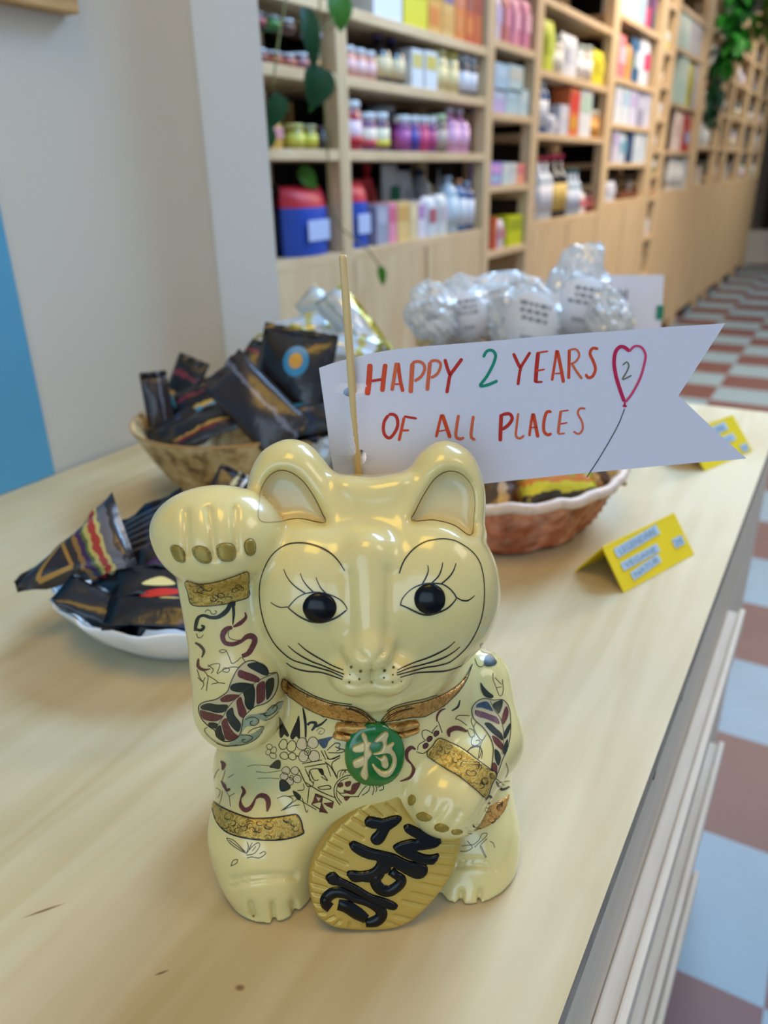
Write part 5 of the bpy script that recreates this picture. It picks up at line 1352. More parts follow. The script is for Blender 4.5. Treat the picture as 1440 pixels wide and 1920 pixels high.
for i, (lab, px, py, Y_, w, h, lab_r, ro, tuft) in enumerate((
    ('crinkled cellophane bag with white gathered top, leftmost in the group of bags', 810, 592, .985, .066, .084, 0, 14, 1),
    ('cellophane biscuit bag with round label, second from the left in the group', 868, 588, 1.07, .078, .100, .030, 8, 0),
    ('cellophane biscuit bag with round tilted label in the middle of the group', 985, 598, 1.00, .086, .090, .034, -14, 0),
    ('tall cellophane bag with shiny folded top and oval label, right of the middle', 1078, 568, 1.11, .078, .145, .034, -10, 2),
    ('cellophane biscuit bag at the right, in front of the white sign card', 1142, 606, 1.02, .052, .080, 0, 6, 0),
    ('flat cellophane bag lying behind the middle of the group', 935, 552, 1.15, .120, .060, 0, 6, 0))):
    p = Vector(on_y(px, py, Y_))
    t = thing('biscuit_bag', lab, 'bag', p, 0, GC)
    bm = bmesh.new(); bmesh.ops.create_icosphere(bm, subdivisions=4, radius=1)
    rr = random.Random(90 + i); ph = [rr.uniform(0, 6) for _ in range(9)]
    for v in bm.verts:
        x, y, z = v.co
        f = 1 + .10 * math.sin(7 * x + ph[0]) * math.sin(6 * z + ph[1]) + .10 * abs(math.sin(8 * z + 6 * y + ph[2])) + .09 * abs(math.sin(11 * x + 9 * z + ph[3])) + rr.uniform(-.035, .035)
        X_, Z_ = x * w / 2 * f, z * h / 2 * f
        if z > .45: X_ *= 1 - .5 * (z - .45) if tuft != 2 else 1.0; X_ += .010 * math.sin(11 * y + ph[4]) * (z - .45)
        v.co = Vector((X_, y * .034 * f * (1 if z < .5 else .55), Z_))
    wr = obj('cellophane', bm, CLEAR, t)
    fm = facing((0, 0, 0), 0, 0, 0).to_3x3()
    mw = Matrix.Rotation(math.radians(26), 4, 'Z') @ Matrix.Rotation(math.radians(-10), 4, 'X') @ Matrix.Rotation(math.radians(-ro), 4, 'Y')
    t.matrix_world = Matrix.Translation(p) @ mw
    if i != 5:
        bm = bmesh.new()
        for k in range(3):
            lathe(bm, [(0, -.006), (.024, -.006), (.027, -.002), (.026, .004), (0, .006)], 20, cx=.006 * (k - 1), cy=.004 * (k % 2), cz=-h * .36 + .013 * k)
        obj('biscuits', bm, COOKIE, t)
    if lab_r:
        bm = bmesh.new(); lathe(bm, [(0, 0), (lab_r, 0), (lab_r, .0005), (0, .0005)], 32)
        L = obj('round_label', bm, LABW, t); L.rotation_euler = (math.pi / 2, 0, 0); L.location = (.004, -.040, -.004)
        L.scale = (1, 1.15, 1)
        scribble(L, 0, lab_r * .35, lab_r * 1.2, lab_r * .7, .0006, 3, i)
        scribble(L, 0, -lab_r * .5, lab_r * .7, lab_r * .25, .0006, 1, i + 30)
# white sign card behind the bags
p0, p1, p2, p3_ = [Vector(on_y(x, y, Y_)) for x, y, Y_ in ((1112, 650, 1.10), (1246, 636, 1.14), (1232, 514, 1.17), (1118, 522, 1.13))]
ctr = (p0 + p1) / 2
sc_ = thing('sign_card', 'white upright sign card with grey handwriting and a green tab, behind the cellophane bags', 'sign', (ctr.x, ctr.y, .9004), math.atan2((p1 - p0).y, (p1 - p0).x))
wd = (p1 - p0).length * 1.0; zb = .0; zt = (p2.z + p3_.z) / 2 - .9004
bm = bmesh.new(); plate(bm, [(-wd / 2, 0, zb), (wd / 2, 0, zb), (wd / 2, .05, zt), (-wd / 2, .05, zt)], .002)
cd = obj('card', bm, PAPER, sc_)
tl = math.atan2(zt, .05); slant = math.hypot(zt, .05)
rr = random.Random(4); bm = bmesh.new(); bm.from_mesh(cd.data); cd.data.materials.append(GREYT)
for i, (yy, wn, hh, xs) in enumerate(((slant * .86, 8, .008, -.42), (slant * .74, 7, .008, -.36), (slant * .50, 5, .008, -.02), (slant * .42, 4, .007, .04))):
    for k in range(wn):
        x = (xs + k * .055) * wd; q = box(bm, x, x + wd * rr.uniform(.018, .04), yy - hh * rr.uniform(.4, 1), yy + hh * rr.uniform(.4, 1), .0002, .0007, 1)
        for v in q: v.co = Matrix.Rotation(tl, 4, 'X') @ v.co
bm.to_mesh(cd.data); bm.free()
bm = bmesh.new(); box(bm, wd * .42, wd * .52, slant * .68, slant * .78, .0010, .0022)
o = obj('green_tab', bm, mat('green_tab', (0, 120, 88), rough=.5), cd); o.matrix_local = Matrix.Rotation(tl, 4, 'X')

# ================================================================== the shelf wall
SX0, SX1 = -1.555, -1.24
PINE = wood('pine', (214, 190, 152), (192, 162, 120), (30, 30, 2.2), rough=.5)
PINE_H = wood('pine_across', (216, 190, 152), (192, 160, 118), (30, 2.2, 30), rough=.5)
PINE_B = wood('shade_dark_pine', (34, 28, 25), (24, 20, 18), (30, 30, 2.2), rough=.9, spec=.1)  # near-black: shade inside the shelves put into the colour; plinths share it
KNOB = mat('dark_gap', (70, 52, 34), rough=.8)
UNITS = [('A', 1.035, 1.06, 1.895, 1.9195, (2.30, 2.07, 1.85, 1.624, 1.468, 1.290, 1.030), 1),
         ('B', 1.9205, 1.945, 2.862, 2.8925, (2.30, 2.07, 1.85, 1.624, 1.468, 1.290, 1.030), 1),
         ('C', 2.8935, 2.924, 3.337, 3.374, (2.36, 2.12, 1.89, 1.660, 1.430, 1.180, .940, .700, .460, .220), 0),
         ('D', 3.375, 3.412, 4.405, 4.4645, (2.32, 2.09, 1.86, 1.608, 1.375, 1.020), 1),
         ('E', 4.4655, 4.525, 5.423, 5.4945, (2.40, 2.18, 1.950, 1.668, 1.453, 1.258, 1.060), 1),
         ('F', 5.4955, 5.567, 5.815, 5.8575, (2.38, 2.14, 1.90, 1.71, 1.52, 1.34, 1.19, 1.05, .80, .55, .30), 0),
         ('G', 5.8585, 5.90, 6.86, 6.97, (2.42, 2.18, 1.950, 1.63, 1.335, 1.075), 1),
         ('H', 6.99, 7.10, 7.98, 8.03, (2.44, 2.2, 1.95, 1.66, 1.385, 1.09), 1),
         ('I', 8.04, 8.10, 8.52, 8.57, (2.44, 2.2, 1.95, 1.66, 1.385, 1.09), 1),
         ('J', 8.58, 8.64, 9.5, 9.56, (2.44, 2.2, 1.95, 1.66, 1.385, 1.09), 1),
         ('K', 9.57, 9.63, 10.5, 10.56, (2.44, 2.2, 1.95, 1.66, 1.385, 1.09), 1),
         ('L', 10.57, 10.63, 11.45, 11.51, (2.44, 2.2, 1.95, 1.66, 1.385, 1.09), 1)]
UNAME = dict(A='shelf unit behind the white pier', B='first wide shelf unit right of the pier', C='narrow open shelf unit', D='second wide shelf unit', E='third wide shelf unit',
             F='slim open shelf unit', G='fourth wide shelf unit', H='unit beyond the plants', I='narrow far unit', J='third unit from the end', K='second unit from the end', L='last unit')
ULAB = dict(A='pine shelf unit half hidden behind the white pier', B='wide pine shelf unit with two doors, nearest complete one right of the pier', C='narrow open pine shelf unit without doors, right of the nearest wide one',
            D='wide pine shelf unit with doors, between the narrow open one and the double post', E='wide pine shelf unit with doors, just beyond the first double post', F='slim open pine shelf column with small niches',
            G='wide pine shelf unit with doors, just beyond the slim open column', H='wide pine shelf unit beyond the hanging plants', I='narrow pine shelf unit far along the wall', J='far wide pine shelf unit, third from the end',
            K='far wide pine shelf unit, second from the end', L='last pine shelf unit at the far end of the wall')
UD = {}
for k, y0, yi0, yi1, y1, zs, doors in UNITS:
    UD[k] = (yi0, yi1, zs)
    t = thing('shelf_unit', ULAB[k], 'shelf unit', ((SX0 + SX1) / 2, (y0 + y1) / 2, 0), 0, 'pine shelf units along the wall')
    ox, oy = (SX0 + SX1) / 2, (y0 + y1) / 2
    def part(name, m, *a, bev=0.0, par=None):
        bm = bmesh.new(); box(bm, a[0] - ox, a[1] - ox, a[2] - oy, a[3] - oy, a[4], a[5], bev=bev)
        return obj(name, bm, m, par or t)
    for ya, yb in ((y0, yi0), (yi1, y1)):           # open ladder frames: front post, rear post, rungs
        bm = bmesh.new()
        box(bm, SX1 - .048 - ox, SX1 - ox, ya - oy, yb - oy, .0005, 2.60, bev=.003)
        box(bm, SX0 - ox, SX0 + .044 - ox, ya - oy, yb - oy, .0005, 2.60, bev=.003)
        for zr in (.10, .62, 1.12, 1.72, 2.22, 2.52): box(bm, SX0 + .030 - ox, SX1 - .030 - ox, ya + .004 - oy, yb - .004 - oy, zr, zr + .034)
        if doors: box(bm, SX0 + .040 - ox, SX1 - .040 - ox, ya + .005 - oy, yb - .005 - oy, .06, zs[-1] - .028)
        obj('side_frame', bm, PINE, t)
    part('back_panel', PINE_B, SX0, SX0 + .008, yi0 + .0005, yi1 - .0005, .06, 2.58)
    for z in zs: part('shelf', PINE_H, SX0 + .009, SX1 - .003, yi0 + .0005, yi1 - .0005, z - .026, z, bev=.002)
    zc = zs[-1]
    if doors:
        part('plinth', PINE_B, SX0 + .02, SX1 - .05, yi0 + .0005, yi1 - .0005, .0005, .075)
        ym = (yi0 + yi1) / 2
        n = 2 if yi1 - yi0 > .5 else 1
        w = (yi1 - yi0) / n
        for i in range(n):
            part('door', PINE, SX1 - .022, SX1 - .002, yi0 + i * w + .009, yi0 + (i + 1) * w - .009, .08, zc - .0265, bev=.0015)

def px_y(px, z, X_):
    """the Y on plane X at height z that shows at picture column px"""
    a, b = .4, 13.0
    def col(y):
        c = ROT.T @ (np.array([X_, y, z]) - CAMP); return 720 + F_PX * c[0] / c[2]
    for _ in range(60):
        m = (a + b) / 2
        if col(m) < px: a = m
        else: b = m
    return (a + b) / 2
def px_z(px, py, X_): return on_x(px, py, X_)[2]

def C_(name, rgb, **k): return mat('c_%d_%d_%d' % tuple(rgb) + name, rgb, **k)
def paint(rgb, kind='p'):
    return C_(kind, rgb, rough={'p': .5, 'g': .12, 'm': .3, 'l': .55}[kind], metal=.0 if kind != 'm' else .3, coat=.3 if kind == 'g' else 0)
WHT = (214, 220, 226)
COUNT = {}
ORD = ['first', 'second', 'third', 'fourth', 'fifth', 'sixth', 'seventh', 'eighth', 'ninth', 'tenth', 'eleventh', 'twelfth']
LEVEL = {}
def make(kind, loc, r, h, cols, label, cat_, group, dpt=None, rz=0.0):
    name = dict(jar='jar', bottle='bottle', box='product_box', bag='product_bag', can='tin', pouch='stand_up_pouch', tall='spray_bottle', flat='booklet')[kind]
    t = thing(name, label, cat_, loc, rz, group)
    c = cols + [cols[-1]] * 3
    if kind in ('jar', 'can'):
        lh = min(.022, h * .2) if kind == 'jar' else h * .06
        bm = bmesh.new(); lathe(bm, [(0, 0), (r * .93, 0), (r, .004), (r, h - lh - .008), (r * .86, h - lh), (0, h - lh)], 20); obj('body', bm, paint(c[0], 'g'), t)
        bm = bmesh.new(); lathe(bm, [(0, h - lh + .0005), (r * .92, h - lh + .0005), (r * .93, h - .002), (r * .88, h), (0, h)], 20); obj('lid', bm, paint(c[1]), t)
        bm = bmesh.new(); lathe(bm, [(r + .0006, h * .12), (r + .0012, h * .12), (r + .0012, h * .60), (r + .0006, h * .60), (r + .0006, h * .12)], 20); obj('label', bm, paint(c[2], 'l'), t)
        if len(cols) > 3:
            bm = bmesh.new(); lathe(bm, [(r + .0014, h * .12), (r + .002, h * .12), (r + .002, h * .30), (r + .0014, h * .30), (r + .0014, h * .12)], 20); obj('label_stripe', bm, paint(c[3], 'l'), t)
    elif kind in ('bottle', 'tall'):
        s = .62 if kind == 'bottle' else .72
        bm = bmesh.new(); lathe(bm, [(0, 0), (r * .92, 0), (r, .005), (r, h * s), (r * .8, h * (s + .07)), (r * .36, h * (s + .15)), (r * .34, h * .91), (0, h * .91)], 18); obj('body', bm, paint(c[0], 'g'), t)
        bm = bmesh.new(); lathe(bm, [(0, h * .912), (r * .42, h * .912), (r * .42, h * .99), (r * .38, h), (0, h)], 16); obj('cap', bm, paint(c[1]), t)
        bm = bmesh.new(); lathe(bm, [(r + .0006, h * .12), (r + .0012, h * .12), (r + .0012, h * s * .88), (r + .0006, h * s * .88), (r + .0006, h * .12)], 18); obj('label', bm, paint(c[2], 'l'), t)
    elif kind in ('box', 'flat'):
        d = dpt or .09
        bm = bmesh.new(); box(bm, -d, 0, -r, r, 0, h, bev=.0012); obj('carton', bm, paint(c[0]), t)
        bm = bmesh.new(); box(bm, .0004, .001, -r * .82, r * .82, h * .52, h * .88); obj('front_print', bm, paint(c[1], 'l'), t)
        if len(cols) > 2:
            bm = bmesh.new(); box(bm, .0004, .001, -r * .82, r * .6, h * .14, h * .40); obj('front_stripe', bm, paint(c[2], 'l'), t)
    else:
        d = dpt or .05
        bm = bmesh.new(); bmesh.ops.create_grid(bm, x_segments=8, y_segments=10, size=1)
        top = bm.verts[:]
        for v in top:
            u, w = v.co.x, v.co.y
            f = max(0, 1 - u * u) ** .5 * max(0, 1 - ((w + .25) / 1.25) ** 4) ** .5
            v.co = Vector((d * .5 * f + .0015, u * r, (w + 1) / 2 * h))
        r2 = bmesh.ops.duplicate(bm, geom=bm.faces[:])
        for v in [g for g in r2['geom'] if isinstance(g, bmesh.types.BMVert)]: v.co.x = -v.co.x
        bmesh.ops.remove_doubles(bm, verts=bm.verts[:], dist=.0008)
        for f in bm.faces: f.smooth = True
        for v in bm.verts: v.co.x -= d * .5
        if kind == 'bag':                           # coloured upper part of the same bag
            for f in bm.faces:
                if f.calc_center_median().z > h * .70: f.material_index = 1
            obj('wrapper', bm, [paint(c[0]), paint(c[1])], t)
            bm = bmesh.new(); box(bm, d * .02, d * .02 + .001, -r * .55, r * .55, h * .22, h * .52); obj('front_print', bm, paint((176, 190, 226), 'l'), t)
        else:
            obj('wrapper', bm, paint(c[0]), t)
            bm = bmesh.new(); box(bm, d * .02, d * .02 + .001, -r * .62, r * .62, h * .34, h * .70); obj('front_print', bm, paint(c[1], 'l'), t)
    return t

CATS = dict(jar='jar', bottle='bottle', box='box', bag='bag', can='tin', pouch='pouch', tall='bottle', flat='booklet')
def cname(rgb):
    names = dict(white=(222, 226, 230), cream=(226, 208, 160), yellow=(216, 200, 40), orange=(220, 130, 50), red=(170, 30, 40), maroon=(96, 30, 34), pink=(222, 140, 160), lilac=(176, 160, 206), purple=(120, 50, 120), navy=(30, 40, 80), blue=(40, 80, 170),
                 skyblue=(150, 186, 214), teal=(40, 120, 110), green=(50, 110, 50), olive=(120, 110, 40), brown=(110, 70, 40), tan=(196, 160, 110), grey=(140, 140, 146), black=(24, 24, 28), magenta=(190, 40, 100))
    b = min(names, key=lambda n: sum((x - y) ** 2 for x, y in zip(names[n], rgb)))
    return {'skyblue': 'pale blue'}.get(b, b)
FORM = dict(jar='glass jar', bottle='bottle', box='carton', bag='bag', can='tin', pouch='pouch', tall='tall bottle', flat='booklet')
LEVN = {}
CAPR = dict(jar=.046, can=.046, bottle=.044, tall=.042, box=.12, flat=.12, pouch=.10, bag=.14)
def row(unit, z, items, xf=-1.257, where='shelf'):
    """items: kind, column from, column to, row of the top, colours[, options]"""
    yi0, yi1, zs = UD[unit]; z = min(zs, key=lambda q: abs(q - z)); k = 0
    for it in items:
        kind, xa, xb, yt, cols = it[:5]; opt = it[5] if len(it) > 5 else {}
        X_ = opt.get('x', xf); base = z + .0004 + opt.get('up', 0)
        ya, yb = px_y(xa, base, X_), px_y(xb, base, X_)
        ya, yb = max(ya, yi0 + .004), min(yb, yi1 - .004)
        n = max(1, math.ceil((yb - ya) / (2 * CAPR[kind]) - .25))
        if 'pos' in opt: n = 1
        h = opt.get('h') or (px_z((xa + xb) / 2, yt, X_) - base)
        above = [q for q in zs if q > z + .01]
        if above: h = min(h, min(above) - .032 - base)
        h = max(.03, h)
        for q in range(n):
            w = (yb - ya) / n; yc = ya + w * (q + .5)
            r = max(.008, min(w / 2 * .97, CAPR[kind] * 1.2))
            side = opt.get('pos') or (ORD[min(k, 11)] + ' from left')
            if 'pos' not in opt: k += 1
            c0 = cname(cols[0]); c1 = cname(cols[1]) if len(cols) > 1 else c0
            if kind in ('jar', 'can'): d_ = '%s %s with %s lid' % (c0, FORM[kind].split()[-1], c1)
            elif kind in ('bottle', 'tall'): d_ = '%s bottle with %s cap' % (c0, c1)
            else: d_ = '%s and %s %s' % (c0, c1, FORM[kind]) if c1 != c0 else '%s %s' % (c0, FORM[kind])
            dp = opt.get('d', .09 if kind in ('box', 'flat') else .05)
            xx = X_ - (r if kind in ('jar', 'can', 'bottle', 'tall') else 0)
            lim = SX0 + .010 + (r if kind in ('jar', 'can', 'bottle', 'tall') else dp)
            make(kind, (max(xx, lim), yc, base), r, h, list(cols), '%s, %s, %s' % (d_, side, where), CATS[kind], 'goods: ' + where, dp, opt.get('rz', 0))

SAL, CRM, YEL_, ORG, PNK, LIL, PUR, NVY, BLU, SKY, GRN_, BRN, TAN_, GRY_, BLK, RED_, MRN, MAG, MINT, OLV = ((214, 140, 120), (226, 208, 160), (216, 204, 30), (214, 120, 44), (222, 140, 164), (182, 168, 210), (122, 52, 124), (30, 40, 78), (26, 70, 168), (160, 190, 214), (40, 96, 36), (104, 64, 38), (200, 160, 106), (140, 142, 148), (22, 20, 24), (178, 26, 40), (92, 28, 30), (196, 44, 100), (186, 214, 204), (120, 112, 20))
# unit A, seen past the pier
row('A', 1.468, [('jar', 484, 512, 101, [MRN, WHT, (120, 50, 40)]), ('jar', 513, 538, 101, [MRN, WHT, (170, 90, 50)]), ('jar', 539, 563, 100, [(120, 40, 50), WHT, (176, 100, 80)]), ('jar', 564, 588, 99, [MRN, WHT, (150, 90, 96)]), ('jar', 589, 612, 99, [(110, 60, 30), WHT, (170, 120, 60)])], where='front row on pier-side jar shelf')
row('A', 1.468, [('jar', 480, 508, 52, [MRN, (130, 134, 130), (150, 60, 70)], dict(up=.0715)), ('jar', 509, 536, 50, [GRN_, (150, 154, 150), (60, 110, 30)], dict(up=.0715)), ('jar', 537, 562, 48, [BRN, WHT, (80, 46, 30)], dict(up=.0715)), ('jar', 588, 611, 50, [MRN, WHT, (206, 190, 196)], dict(up=.0715))], where='upper layer on pier-side jar shelf')
row('A', 1.290, [('pouch', 502, 540, 222, [(196, 150, 60), (206, 140, 140)]), ('jar', 555, 580, 232, [(150, 140, 40), (190, 186, 110), (206, 200, 80)]), ('jar', 581, 604, 234, [(140, 130, 40), (160, 156, 120), (200, 190, 60)]), ('jar', 605, 622, 236, [BLK, (70, 40, 50), (60, 40, 40)])], where='middle shelf beside the pier')
row('A', 1.290, [('box', 556, 622, 196, [(150, 108, 48), (140, 98, 42)], dict(x=-1.40, pos='behind the yellow jars', d=.10))], where='middle shelf beside the pier')
row('A', 1.030, [('can', 508, 545, 345, [BLK, (40, 44, 34), (36, 34, 32)], dict(x=-1.33)), ('bag', 562, 640, 348, [BLU, (190, 24, 44)], dict(d=.11))], where='lowest open shelf beside the pier')
# unit B
row('B', 1.624, [('box', 700, 755, -70, [WHT, SKY]), ('box', 757, 802, -60, [YEL_, (206, 190, 20)]), ('box', 803, 828, -60, [(216, 160, 70), (206, 150, 60), ORG]), ('box', 829, 852, -55, [(214, 170, 96), (120, 100, 140), (214, 160, 80)]), ('box', 853, 872, -45, [ORG, (206, 120, 90), (214, 130, 60)]), ('box', 873, 889, -40, [(196, 80, 30), (150, 70, 60), ORG]), ('box', 890, 904, -30, [(200, 96, 50), (160, 60, 50)])], where='topmost shelf, nearest wide unit')
row('B', 1.468, [('jar', 655, 674, 86, [SAL, WHT, (226, 180, 176)]), ('jar', 675, 693, 91, [SAL, WHT, (228, 190, 186)]), ('jar', 694, 712, 96, [SAL, WHT, (226, 182, 180)]), ('bottle', 718, 743, 44, [BLK, (70, 50, 90), (216, 196, 150)]), ('bottle', 744, 768, 50, [BLK, (60, 56, 100), (210, 190, 150)]), ('box', 772, 794, 92, [WHT, (206, 190, 110), WHT]), ('box', 797, 820, 96, [WHT, (206, 186, 90), WHT]), ('jar', 824, 846, 88, [(206, 186, 130), (190, 184, 130), (226, 206, 150)]), ('jar', 847, 866, 96, [(206, 186, 130), (180, 170, 90), (226, 206, 150)]), ('jar', 870, 899, 84, [(70, 60, 60), (170, 180, 190), (214, 216, 226)])], where='upper middle shelf, nearest wide unit')
row('B', 1.290, [('jar', 659, 690, 188, [(160, 40, 60), WHT, (216, 190, 200), RED_]), ('jar', 691, 714, 211, [(110, 60, 110), WHT, (226, 206, 186), (190, 60, 70)]), ('jar', 715, 739, 211, [(90, 50, 90), WHT, (220, 210, 180), (206, 190, 50)]), ('jar', 758, 775, 216, [PUR, WHT, (170, 80, 150)]), ('jar', 776, 793, 217, [(90, 50, 130), WHT, (70, 60, 150)]), ('jar', 794, 809, 218, [(180, 50, 110), WHT, (206, 70, 120)]), ('jar', 810, 823, 219, [PUR, WHT, (170, 60, 120)]), ('jar', 825, 846, 214, [(110, 96, 86), (176, 196, 160), (176, 160, 150)]), ('bottle', 850, 886, 202, [(214, 150, 190), WHT, (222, 170, 200)])], where='lower middle shelf, nearest wide unit')
row('B', 1.290, [('jar', 724, 756, 188, [(40, 44, 66), WHT, (60, 70, 110)], dict(x=-1.42, pos='behind the others')), ('jar', 668, 690, 192, [(60, 40, 60), (60, 50, 70), (60, 40, 60)], dict(x=-1.44, pos='at the back'))], where='lower middle shelf, nearest wide unit')
row('B', 1.030, [('bag', 662, 704, 340, [BLU, (190, 24, 44)], dict(d=.10)), ('box', 707, 729, 384, [(150, 152, 170), (170, 170, 190)]), ('box', 730, 745, 380, [PNK, (206, 100, 130)]), ('box', 746, 768, 378, [(220, 186, 120), (206, 160, 90)]), ('box', 769, 783, 380, [(216, 196, 150), (226, 206, 160)]), ('box', 784, 798, 376, [(216, 206, 216), (176, 130, 180)]), ('pouch', 801, 822, 368, [(206, 208, 214), (170, 90, 100)]), ('pouch', 823, 843, 364, [(210, 210, 206), (190, 180, 190)]), ('tall', 846, 864, 330, [(170, 190, 204), (150, 166, 180), (190, 206, 216)]), ('tall', 865, 879, 336, [(60, 100, 150), (206, 140, 90), (206, 210, 216)]), ('tall', 880, 893, 340, [(60, 70, 120), (170, 190, 210), (206, 210, 220)])], where='lowest open shelf, nearest wide unit')
row('B', 1.030, [('box', 664, 702, 336, [(190, 20, 44), (170, 20, 40)], dict(x=-1.43, pos='red, behind the blue bag')), ('bottle', 696, 716, 306, [RED_, RED_, (190, 90, 50)], dict(x=-1.43, pos='behind the left cartons')), ('pouch', 728, 756, 306, [(206, 214, 216), (30, 120, 90)], dict(x=-1.42, pos='behind the pink carton')), ('pouch', 757, 780, 320, [(210, 214, 220), (190, 200, 210)], dict(x=-1.42, pos='behind the tan carton')), ('tall', 796, 818, 318, [(190, 200, 210), NVY, (170, 180, 196)], dict(x=-1.42, pos='behind the white pouches')), ('tall', 826, 846, 316, [(196, 204, 214), (150, 160, 176), (206, 210, 220)], dict(x=-1.42, pos='behind the second white pouch'))], where='lowest open shelf, nearest wide unit')
# unit C
row('C', 1.660, [('pouch', 925, 943, -20, [(206, 190, 206), LIL]), ('pouch', 944, 958, -15, [(206, 120, 110), PNK]), ('pouch', 959, 978, -10, [PNK, (226, 160, 186)]), ('pouch', 979, 1001, -5, [(216, 130, 160), (226, 170, 190)])], where='top shelf, narrow open unit')
row('C', 1.430, [('box', 924, 946, 165, [LIL, (176, 186, 210)]), ('box', 947, 972, 166, [(170, 196, 206), (160, 190, 206)]), ('box', 973, 996, 168, [(176, 200, 206), (190, 206, 210)])], where='bottom row, second shelf, narrow open unit')
row('C', 1.430, [('box', 927, 952, 118, [SKY, (176, 200, 220)], dict(up=.066)), ('box', 953, 980, 122, [(176, 200, 206), (190, 190, 180)], dict(up=.066))], where='top row, second shelf, narrow open unit')
row('C', 1.430, [('pouch', 948, 1000, 86, [(120, 110, 10), (100, 92, 10)], dict(x=-1.46, pos='behind the pale cartons'))], where='second shelf, narrow open unit')
row('C', 1.180, [('box', 919, 940, 304, [(150, 130, 206), (206, 150, 206), (150, 190, 206)]), ('box', 941, 957, 305, [(190, 206, 206), (206, 206, 200)]), ('box', 958, 968, 305, [(206, 206, 206), (190, 200, 190)]), ('box', 969, 982, 307, [(226, 150, 120), (214, 110, 120)]), ('box', 983, 993, 308, [(206, 110, 110), (214, 130, 120)])], where='third shelf, narrow open unit')
row('C', 1.180, [('box', 928, 984, 262, [(74, 74, 80), (80, 80, 86)], dict(x=-1.45, pos='dark, behind the small cartons', d=.03)), ('box', 924, 992, 240, [(96, 40, 16), (90, 36, 14)], dict(x=-1.52, pos='brown, at the very back', d=.02))], where='third shelf, narrow open unit')
row('C', .940, [('box', 923, 931, 408, [(190, 80, 50), (206, 110, 60)]), ('pouch', 932, 948, 412, [(206, 190, 196), (190, 120, 130)]), ('box', 951, 984, 404, [(190, 196, 10), (150, 160, 10)])], where='fourth shelf, narrow open unit')
# unit D
row('D', 1.608, [('pouch', 1019, 1042, 32, [(196, 206, 60), (180, 196, 50)]), ('jar', 1034, 1056, 64, [(206, 200, 176), (150, 156, 150), (222, 220, 206)]), ('pouch', 1057, 1085, 62, [(222, 224, 230), (206, 210, 220)]), ('jar', 1086, 1099, 82, [(206, 200, 196), (176, 190, 180), (226, 220, 220)]), ('jar', 1100, 1113, 84, [(190, 170, 160), (180, 190, 180), (222, 214, 214)]), ('pouch', 1115, 1133, 92, [(220, 206, 30), (206, 196, 40)])], where='upper shelf, second wide unit')
row('D', 1.608, [('jar', 1054, 1082, 44, [(176, 170, 120), (176, 200, 190), (190, 190, 170)], dict(x=-1.40, pos='behind the white pouch')), ('box', 1084, 1128, 28, [(120, 10, 14), (106, 8, 12)], dict(x=-1.46, pos='large, at the back right'))], where='upper shelf, second wide unit')
row('D', 1.375, [('tall', 1012, 1028, 148, [(40, 90, 150), WHT, (206, 210, 220)]), ('pouch', 1030, 1046, 214, [(190, 196, 214), (206, 206, 210)]), ('box', 1047, 1064, 196, [(196, 200, 216), (206, 206, 214)]), ('box', 1065, 1083, 164, [(214, 110, 60), (206, 50, 40), (206, 150, 40)]), ('box', 1084, 1106, 166, [(216, 220, 224), (170, 196, 180)]), ('jar', 1107, 1123, 206, [(190, 130, 40), (206, 200, 186), (206, 150, 60)])], where='middle shelf, second wide unit')
row('D', 1.375, [('jar', 1036, 1062, 172, [(40, 50, 110), WHT, (150, 160, 206)], dict(x=-1.40, pos='behind the white cartons')), ('can', 1040, 1060, 186, [(30, 30, 60), (40, 40, 70), (60, 60, 120)], dict(x=-1.46, pos='dark, at the back'))], where='middle shelf, second wide unit')
row('D', 1.020, [('bottle', 1013, 1037, 292, [(206, 214, 222), (176, 40, 66), (206, 206, 214)]), ('bottle', 1040, 1064, 288, [BLK, (206, 50, 90), (206, 176, 90)]), ('bottle', 1066, 1089, 316, [(170, 190, 210), (60, 110, 110), (190, 200, 220)]), ('pouch', 1083, 1100, 362, [(216, 206, 206), (206, 110, 120)]), ('can', 1101, 1113, 366, [(120, 30, 34), (90, 30, 30), (130, 40, 40)])], where='lowest open shelf, second wide unit')
# unit E
row('E', 1.950, [('box', 1161, 1178, -50, [WHT, (206, 210, 222)]), ('box', 1179, 1194, -45, [(216, 220, 226), SKY]), ('box', 1195, 1209, -42, [SKY, (170, 196, 220)]), ('box', 1210, 1218, -40, [MAG, NVY]), ('box', 1219, 1226, -38, [NVY, PUR])], where='top visible shelf, third wide unit')
row('E', 1.668, [('pouch', 1152, 1174, 58, [(222, 120, 130), (226, 176, 190)]), ('pouch', 1175, 1184, 80, [(206, 150, 80), (190, 170, 90)]), ('pouch', 1185, 1200, 66, [(40, 90, 130), (206, 220, 230)]), ('pouch', 1201, 1217, 70, [(216, 216, 226), (206, 50, 110)])], where='second shelf, third wide unit')
row('E', 1.453, [('box', 1150, 1162, 160, [WHT, (206, 206, 226)]), ('box', 1163, 1177, 164, [(206, 216, 226), SKY]), ('box', 1178, 1191, 168, [(206, 206, 230), LIL]), ('box', 1192, 1204, 172, [(150, 150, 176), (196, 196, 216)]), ('box', 1205, 1218, 174, [(206, 206, 226), (190, 196, 216)])], where='third shelf, third wide unit')
row('E', 1.258, [('box', 1146, 1158, 244, [(200, 196, 214), LIL]), ('pouch', 1159, 1174, 246, [(190, 206, 222), (110, 170, 190)]), ('box', 1175, 1184, 250, [(50, 70, 110), (60, 80, 120)]), ('box', 1185, 1200, 248, [(196, 210, 222), (206, 216, 226)]), ('box', 1201, 1217, 250, [(206, 216, 226), (196, 206, 216)])], where='fourth shelf, third wide unit')
